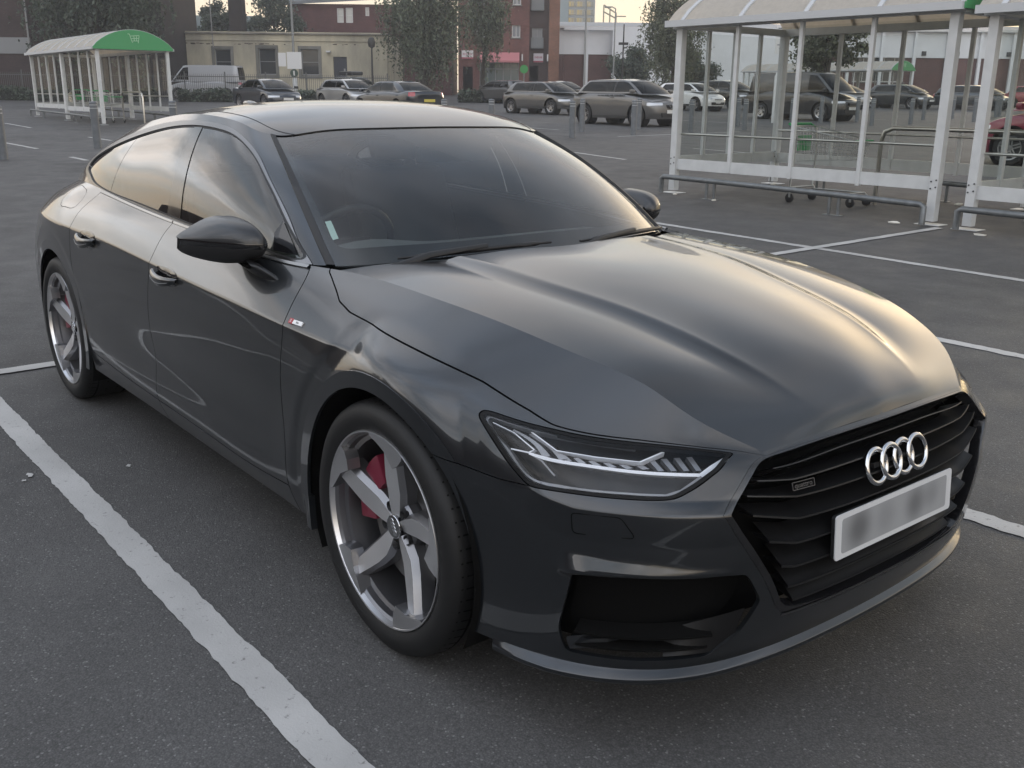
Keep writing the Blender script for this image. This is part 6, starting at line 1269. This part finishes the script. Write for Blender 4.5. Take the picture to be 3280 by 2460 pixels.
m = MB(); m.box((5.55, -.35, 3.3), (.10, .5, .55)); m.build('hanging_sign', WFR, r); m = MB(); m.box((7.75, -.2, 3.3), (.10, .5, .55)); m.build('hanging_sign', WFR, r)
# distant glass office
r = bld('glass_office', 'distant glass office tower with yellow sun reflection coloured into its panes', 170, 7.6); zb_ = .0172 * 163
wall_mb(5.7, 24, 8, []).build('wall', mat('office_frame', (.22, .24, .25), .5), r)
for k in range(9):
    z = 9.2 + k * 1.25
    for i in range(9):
        x = 1.65 + i * .45; m = MB(); m.box((x, -.05, z), (.36, .08, .78)); m.build('office_pane', mat('office_glass_%d' % (i % 3), ((.42, .36, .20), (.34, .31, .22), (.22, .24, .25))[i % 3], .08, .5), r)  # yellow reflection of the low sun put into the pane colours
m = MB(); m.box((.7, -.2, 12), (1.35, .4, 24)); m.build('stair_core', mat('core_blue', (.20, .25, .27), .4), r)
r = bld('roof_plant_frame', 'steel roof plant frame beside the distant office', 150, 13.0); m = MB()
for x in (0, .9, 1.8): m.tube([(x, 0, 0), (x, 0, 12.4 - x * .6)], .10, 6)
m.tube([(0, 0, 12.4), (1.8, 0, 11.3)], .10, 6); m.tube([(0, 0, 11.5), (1.8, 0, 10.6)], .10, 6); m.tube([(1.8, 0, 10.9), (3.2, 0, 10.9)], .08, 6); m.build('frame', mat('frame_pale', (.28, .26, .20), .6), r)
# supermarket
r = bld('supermarket', 'long white and brick supermarket with grey roof band behind the shelter', 100, 4.4); zb_ = 1.6
MW = mat('cladding_white', (.62, .64, .67), .5, var=(.7, .05)); ops = [(14.4, 17.2, 2.25, 3.65), (17.5, 19.3, 2.25, 3.65), (28.6, 33.6, 1.6, 3.9), (46.5, 50.5, 1.4, 3.9)]
wall_mb(62, 3.85, 16, ops, .2).build('brick_wall', brick_mat('brick_market', (.115, .050, .044), (.095, .044, .040), (.085, .065, .06)), r)
for o in ops: window(r, o, .2, .08, (4, 0), gm=WG if o[0] < 40 else mat('green_pane', (.12, .17, .09), .1), sill=True)
m = MB(); m.box((31, .5, 5.05), (62, 1.3, 2.4)); m.build('white_cladding', MW, r); m = MB(); m.box((31, .3, 6.30), (62.2, 1.9, .18)); m.build('eaves', mat('eaves_pale', (.55, .55, .54), .5), r)
m = MB(); m.add([(-.2, -.3, 6.35), (62, -.3, 6.35), (62, 9, 7.4), (-.2, 9, 7.4)], [(0, 1, 2, 3)]); m.build('roof', mat('market_roof', (.24, .25, .26), .5), r)
for k in range(19):
    x = 2.75 + k * 3.15; m = MB(); m.box((x, -.30, 3.1), (.28, .25, 6.2)); m.build('pilaster', MW, r)
for k, x in enumerate((30, 35.2, 38.4, 43.4)): m = MB(); m.box((x, -.2, 4.25), (.4, .2, .4)); m.build('wall_lamp', CBLK, r)
# entrance tower with glazing
m = wall_mb(5.6, 6.3, 3, [(.5, 5.1, .1, 6.0)], .15, 18.0 + .2); m.v = [(p[0], p[1] - 1.2, p[2]) for p in m.v]; m.build('entrance_portal', MW, r)
m = MB(); m.quad((18.7, -1.02, .1), (23.3, -1.02, .1), (23.3, -1.02, 6), (18.7, -1.02, 6)); m.build('entrance_glass', mat('entrance_teal', (.12, .17, .155), .08, 0, .5), r); m = MB()
for x in (19.9, 21.1, 22.2): m.box((x, -1.08, 3.05), (.08, .06, 5.9))
m.box((21, -1.08, 4.0), (4.6, .06, .25)); m.box((21, -1.08, 2.7), (4.6, .06, .25)); m.build('entrance_bars', mat('frame_pale2', (.40, .42, .40), .5), r)
# ---- railings, hedge, poles, signs
r = empty('railings', BF(66, -22), FRZ, 'grey metal railings in front of the cream building', 'fence')
m = MB()
for x in np.arange(-12, 14.2, .125): m.box((x, 0, .85), (.022, .022, 1.62))
o = m.build('railing_bars', mat('railing_grey', (.085, .09, .09), .6), r); tag(o, kind='stuff')
for z in (.25, 1.5): m = MB(); m.box((1, 0, z), (26.2, .03, .05)); m.build('rail', mat('railing_grey'), r)
for x in np.arange(-12, 14.3, 2.6): m = MB(); m.box((x, .0, .9), (.07, .07, 1.8)); m.build('fence_post', mat('railing_grey'), r)
def leaf_mat(name, c, v=.5):
    if name in MATS: return MATS[name]
    m = bpy.data.materials.new(name); m.use_nodes = True; t = m.node_tree; b = t.nodes['Principled BSDF']; g = t.nodes.new('ShaderNodeNewGeometry'); mr = t.nodes.new('ShaderNodeMapRange'); mr.inputs[3].default_value = 1 - v; mr.inputs[4].default_value = 1 + v; t.links.new(g.outputs['Random Per Island'], mr.inputs[0]); mx = t.nodes.new('ShaderNodeMix'); mx.data_type = 'RGBA'; mx.blend_type = 'MULTIPLY'; mx.inputs['Factor'].default_value = 1; mx.inputs['A'].default_value = (*c, 1); t.links.new(mr.outputs[0], mx.inputs['B']); t.links.new(mx.outputs['Result'], b.inputs['Base Color']); b.inputs['Roughness'].default_value = .6
    o = t.nodes['Material Output']; tr = t.nodes.new('ShaderNodeBsdfTranslucent'); t.links.new(mx.outputs['Result'], tr.inputs[0]); ms = t.nodes.new('ShaderNodeMixShader'); ms.inputs[0].default_value = .3; t.links.new(b.outputs[0], ms.inputs[1]); t.links.new(tr.outputs[0], ms.inputs[2]); t.links.new(ms.outputs[0], o.inputs[0]); MATS[name] = m; return m
BARK = mat('bark', (.045, .038, .030), .9, var=(5, .3), bump=(8, .5, .03))
def leaves(C, n_rng, size, mtl, name, parent, droop=0.):
    """C: (n,3) leaf centres -> one crown mesh of small folded quads"""
    rg = np.random.RandomState(n_rng); n = len(C); a = rg.normal(size=(n, 3)); a /= np.linalg.norm(a, axis=1, keepdims=True)
    if droop: a = a * (1 - droop) + np.array([0, 0, -1]) * droop; a /= np.linalg.norm(a, axis=1, keepdims=True)
    b = np.cross(a, rg.normal(size=(n, 3))); b /= np.linalg.norm(b, axis=1, keepdims=True); s = size * rg.uniform(.6, 1.4, (n, 1)); w = .42 if droop else .6
    V = np.stack([C - a * s, C + b * s * w, C + a * s, C - b * s * w], 1).reshape(-1, 3); F = np.arange(4 * n).reshape(n, 4)
    me = bpy.data.meshes.new(name); me.from_pydata(V.tolist(), [], F.tolist()); me.update(); return link(name, me, mtl, parent)
def tree(name, label, loc, h, cr, cz, seed, lm, nleaf=7000, size=.16, weep=0., trunk_r=.22, clumps=45, group='trees beyond the car park'):
    """tapered trunk with limbs; leaves gathered in clumps through the crown volume, or hung in strands for weeping kinds"""
    rg = np.random.RandomState(seed); rn = random.Random(seed); r = empty(name, loc, rn.uniform(0, 6), label, 'tree', group)
    m = MB(); top = cz + cr[2] * .55; tk = [(.0, 0, -.1), (rn.uniform(-.1, .1), rn.uniform(-.1, .1), h * .2), (rn.uniform(-.25, .25), rn.uniform(-.25, .25), h * .45), (rn.uniform(-.4, .4), rn.uniform(-.4, .4), top)]; m.tube(tk, [trunk_r * 1.25, trunk_r, trunk_r * .7, trunk_r * .2], 9)
    cen = []
    for i in range(clumps):
        d = rg.normal(size=3); d /= np.linalg.norm(d); q = rg.uniform(.35, 1) ** .6; p = np.array([0, 0, cz]) + d * q * np.array(cr); cen.append(p)
        if i % 2 == 0:
            b0 = Vector(tk[1]).lerp(Vector(tk[3]), rn.uniform(.15, .8)); mid = b0.lerp(Vector(p), .5) + Vector((0, 0, .25)); m.tube([b0, mid, Vector(p)], [trunk_r * .35, trunk_r * .2, trunk_r * .06], 5)
    m.build('trunk', BARK, r, 60); cen = np.array(cen); per = nleaf // clumps; C = []
    for p in cen:
        k = int(per * rg.uniform(.5, 1.5)); rad = rg.uniform(.11, .25) * np.mean(cr)
        if weep:
            ns = max(3, k // 26)
            for s in range(ns):
                o = p + rg.normal(size=3) * rad * np.array([1, 1, .5]); L = weep * rg.uniform(.4, 1.1); L = min(L, max(.2, o[2] - .7)); nn = 20; tt = rg.uniform(0, 1, nn) ** 1.2; C.append(p + rg.normal(size=(7, 3)) * rad * np.array([1.1, 1.1, .9])); C.append(o + np.stack([rg.normal(0, .05, nn) + .12 * np.sin(tt * 3 + s), rg.normal(0, .05, nn), -tt * L], 1))
        else: C.append(p + rg.normal(size=(k, 3)) * rad * np.array([1, 1, .75]))
    leaves(np.concatenate(C), seed, size, lm, 'crown', r, .45 if weep else 0.); return r
LF1, LF2, LF3 = leaf_mat('leaf_willow', (.095, .115, .075), .6), leaf_mat('leaf_dark', (.068, .088, .064), .6), leaf_mat('leaf_birch', (.11, .125, .08), .6)
tree('willow_tree', 'big dark weeping willow behind the left trolley shelter', BF(61, -24.2), 10, (3.6, 2.8, 3.2), 6.4, 1, LF2, 22000, .12, 3.0, .30, 64)
tree('willow_tree', 'hanging willow in front of the brick flats, centre of the skyline', BF(73, -6.2), 11, (2.9, 2.4, 3.4), 6.2, 2, LF1, 17000, .12, 3.4, .28, 50)
tree('willow_tree', 'thin weeping tree merging with the flats right of the centre willow', BF(78, -2.2), 10, (1.6, 1.6, 2.6), 6.6, 12, LF1, 7000, .12, 3.0, .18, 26)
tree('birch_tree', 'weeping birch with pale feathery top beside the shelter roof corner', BF(66, 10.3), 9.5, (1.9, 1.7, 2.8), 4.9, 3, LF3, 17000, .095, 2.4, .16, 60)
tree('small_tree', 'leafy street tree seen through the shelter panels above the black van', BF(52, 15.9), 6, (1.9, 1.7, 1.5), 3.7, 4, LF3, 10000, .10, 0, .12, 40)
tree('dark_bush_tree', 'rounded dark tree behind the parapet left of the chimney stack', BF(92, -25.8), 8, (1.8, 2, 2.2), 5.4, 5, LF2, 9000, .12, 0, .2, 34)
tree('dark_bush_tree', 'rounded dark tree behind the parapet right of the chimney stack', BF(92, -20.9), 9, (2.3, 2, 2.6), 5.4, 6, LF2, 10000, .12, 0, .2, 38)
tree('dark_bush_tree', 'bushy evergreen between birch and supermarket wall', BF(80, 9.2), 5, (1.9, 1.5, 1.6), 2.4, 7, LF2, 9000, .10, 0, .12, 34)
tree('dark_bush_tree', 'dense evergreen against the supermarket just right of the birch', BF(80, 14.2), 5, (1.7, 1.5, 1.5), 2.2, 8, LF2, 9000, .10, 0, .12, 34)
def hedge(lat0, lat1, D, h, label, seed):
    r = empty('hedge', BF(D, (lat0 + lat1) / 2), FRZ, label, 'hedge', 'low hedges along the far edge'); L = lat1 - lat0; rg = np.random.RandomState(seed); n = int(L * 420); C = np.stack([rg.uniform(-L / 2, L / 2, n), rg.uniform(-.45, .45, n), rg.uniform(.03, h, n) * (1 + .15 * np.sin(rg.uniform(0, 6, n)))], 1); C[:, 2] += .08 * np.sin(C[:, 0] * 2.1 + seed)
    leaves(C, seed, .09, LF2, 'foliage', r); m = MB(); m.box((0, 0, h * .38), (L - .1, .6, h * .74)); m.build('inner_twigs', mat('twig_dark', (.012, .014, .010), .9), r)
hedge(-34, -21.5, 62, .72, 'low dark hedge at the far left behind the trolley shelter', 1); hedge(-20.5, -9.5, 63, .70, 'low dark hedge under the railings of the cream building', 2); hedge(-3.6, -.6, 68, .75, 'short low hedge left of the shop window', 3)
def pole(name, label, D, lat, h, rad=.06, cat='lamp post', head=None, m_=None):
    r = empty(name, BF(D, lat), FRZ, label, cat); m = MB(); m.tube([(0, 0, 0), (0, 0, h * .25), (0, 0, h)], [rad * 1.4, rad, rad * .7], 10); m.build('column', m_ or mat('pole_grey', (.22, .23, .23), .5, .3), r, 60)
    if head: m = MB(); m.tube([(0, 0, h), (head * .5, 0, h + .12), (head, 0, h + .12)], rad * .6, 8); m.box((head * 1.1, 0, h + .10), (abs(head) * .9, .22, .10)); m.build('lamp_head', m_ or mat('pole_grey'), r, 40)
    return r
r = pole('lamp_post', 'tall grey lamp post carrying white parking notices left of the silver hatchback', 68, -14.35, 11, .085)
m = MB(); m.box((.05, -.12, 2.55), (.95, .05, 1.05)); m.build('notice_board', mat('notice_white', (.5, .51, .53), .6), r); m = MB(); m.box((-.75, -.08, 2.6), (.5, .05, .85)); m.build('notice_board', mat('notice_white'), r); m = MB(); m.lathe([(0, -.16), (.26, -.16), (.26, -.12)], 20, 'y', (0, 0, 1.75)); m.build('round_sign', mat('sign_dark_green', (.02, .05, .035), .5), r); m = MB(); m.box((0, -.17, 1.75), (.10, .01, .3)); m.build('sign_letter', WFR, r); m = MB(); m.lathe([(.15, 0), (.15, 1.35), (.09, 1.5)], 14, 'z'); m.build('white_sleeve', mat('shelter_white'), r, 40)
pole('lamp_post', 'slim grey pole standing left of the supermarket pilasters', 60, 4.2, 9, .055); pole('lamp_post', 'grey lamp post with small flat head above the supermarket roof', 75, 7.35, 6.4, .06, head=-.5); r = pole('camera_pole', 'short black pole with bracket left of the birch tree', 60, 6.4, 4.6, .05, 'pole', None, CBLK); m = MB(); m.box((0, 0, 3.55), (.55, .12, .14)); m.build('bracket', CBLK, r)
r = pole('dead_post', 'black iron post with a lantern knob against the cream wall', 66, -8.95, 3.7, .07, 'lamp post', None, CBLK); m = MB(); m.lathe([(0, 3.3), (.2, 3.4), (.26, 3.7), (.16, 3.95), (0, 4.0)], 14, 'z'); m.build('lantern', CBLK, r, 50)
r = pole('green_sign_pole', 'post with round green sign beside the shop awning', 84, .95, 2.4, .05, 'sign'); m = MB(); m.lathe([(0, -.08), (.33, -.08), (.33, -.03)], 22, 'y', (0, 0, 2.3)); m.build('round_sign', mat('sign_bright_green', (.03, .28, .06), .5), r)
r = pole('ticket_sign_pole', 'tall post with white tariff board and white sleeve seen through the shelter', 40, 10.35, 4.2, .06, 'sign'); m = MB(); m.box((0, -.09, 3.1), (.52, .04, 1.05)); tb = m.build('tariff_board', mat('notice_white'), r); m = MB()
for z, w in ((3.5, .34), (3.38, .26), (3.24, .3), (3.02, .08), (2.9, .34), (2.78, .2)): m.box((-.02, -.113, z), (w, .008, .035))
m.build('board_print', mat('print_grey', (.12, .13, .16), .6), tb); m = MB(); m.lathe([(.16, 0), (.16, 1.75), (.10, 1.9)], 16, 'z'); m.build('white_sleeve', mat('shelter_white'), r, 40)
# ---- off-frame brick block added to darken door reflections, and trees mirrored in rear glass
r = empty('reflection_darkening_block', gpos(-22, -19), R_(2), 'low dark brick block added outside the frame to darken the reflections in the car doors', 'building'); ops = [(-22 + 4.4 * k, -20.4 + 4.4 * k, 1.2, 3.0) for k in range(10)]
wall_mb(84, 5.4, 8, [], x0=-48).build('wall', brick_mat('brick_dark', (.050, .030, .028), (.036, .022, .022), (.04, .035, .034)), r); r.rotation_euler.z = math.pi + R_(2); r.location.x = -26
for k, (x, y, h) in enumerate(((-30, -30, 12), (-38, -28, 11))):
    tree('roadside_tree', ('roadside tree reflected in the rear side window', 'roadside tree reflected in the rear quarter')[k], gpos(x, y), h, (2.6, 2.6, h * .3), h * .68, 40 + k, LF2, 3000, .26, 0, .24, 30)

# ---- added haze volume that softens the background, standing in for lens veil
m = MB(); m.box((-60, 60, 15), (420, 420, 33)); hzb = m.build('haze', None); tag(hzb, kind='stuff')
hm = bpy.data.materials.new('haze'); hm.use_nodes = True; t = hm.node_tree; t.nodes.clear(); o_ = t.nodes.new('ShaderNodeOutputMaterial'); pv = t.nodes.new('ShaderNodeVolumePrincipled'); pv.inputs['Color'].default_value = (.93, .95, 1, 1); pv.inputs['Density'].default_value = .0011; pv.inputs['Anisotropy'].default_value = .2; t.links.new(pv.outputs[0], o_.inputs['Volume']); hzb.data.materials.append(hm)
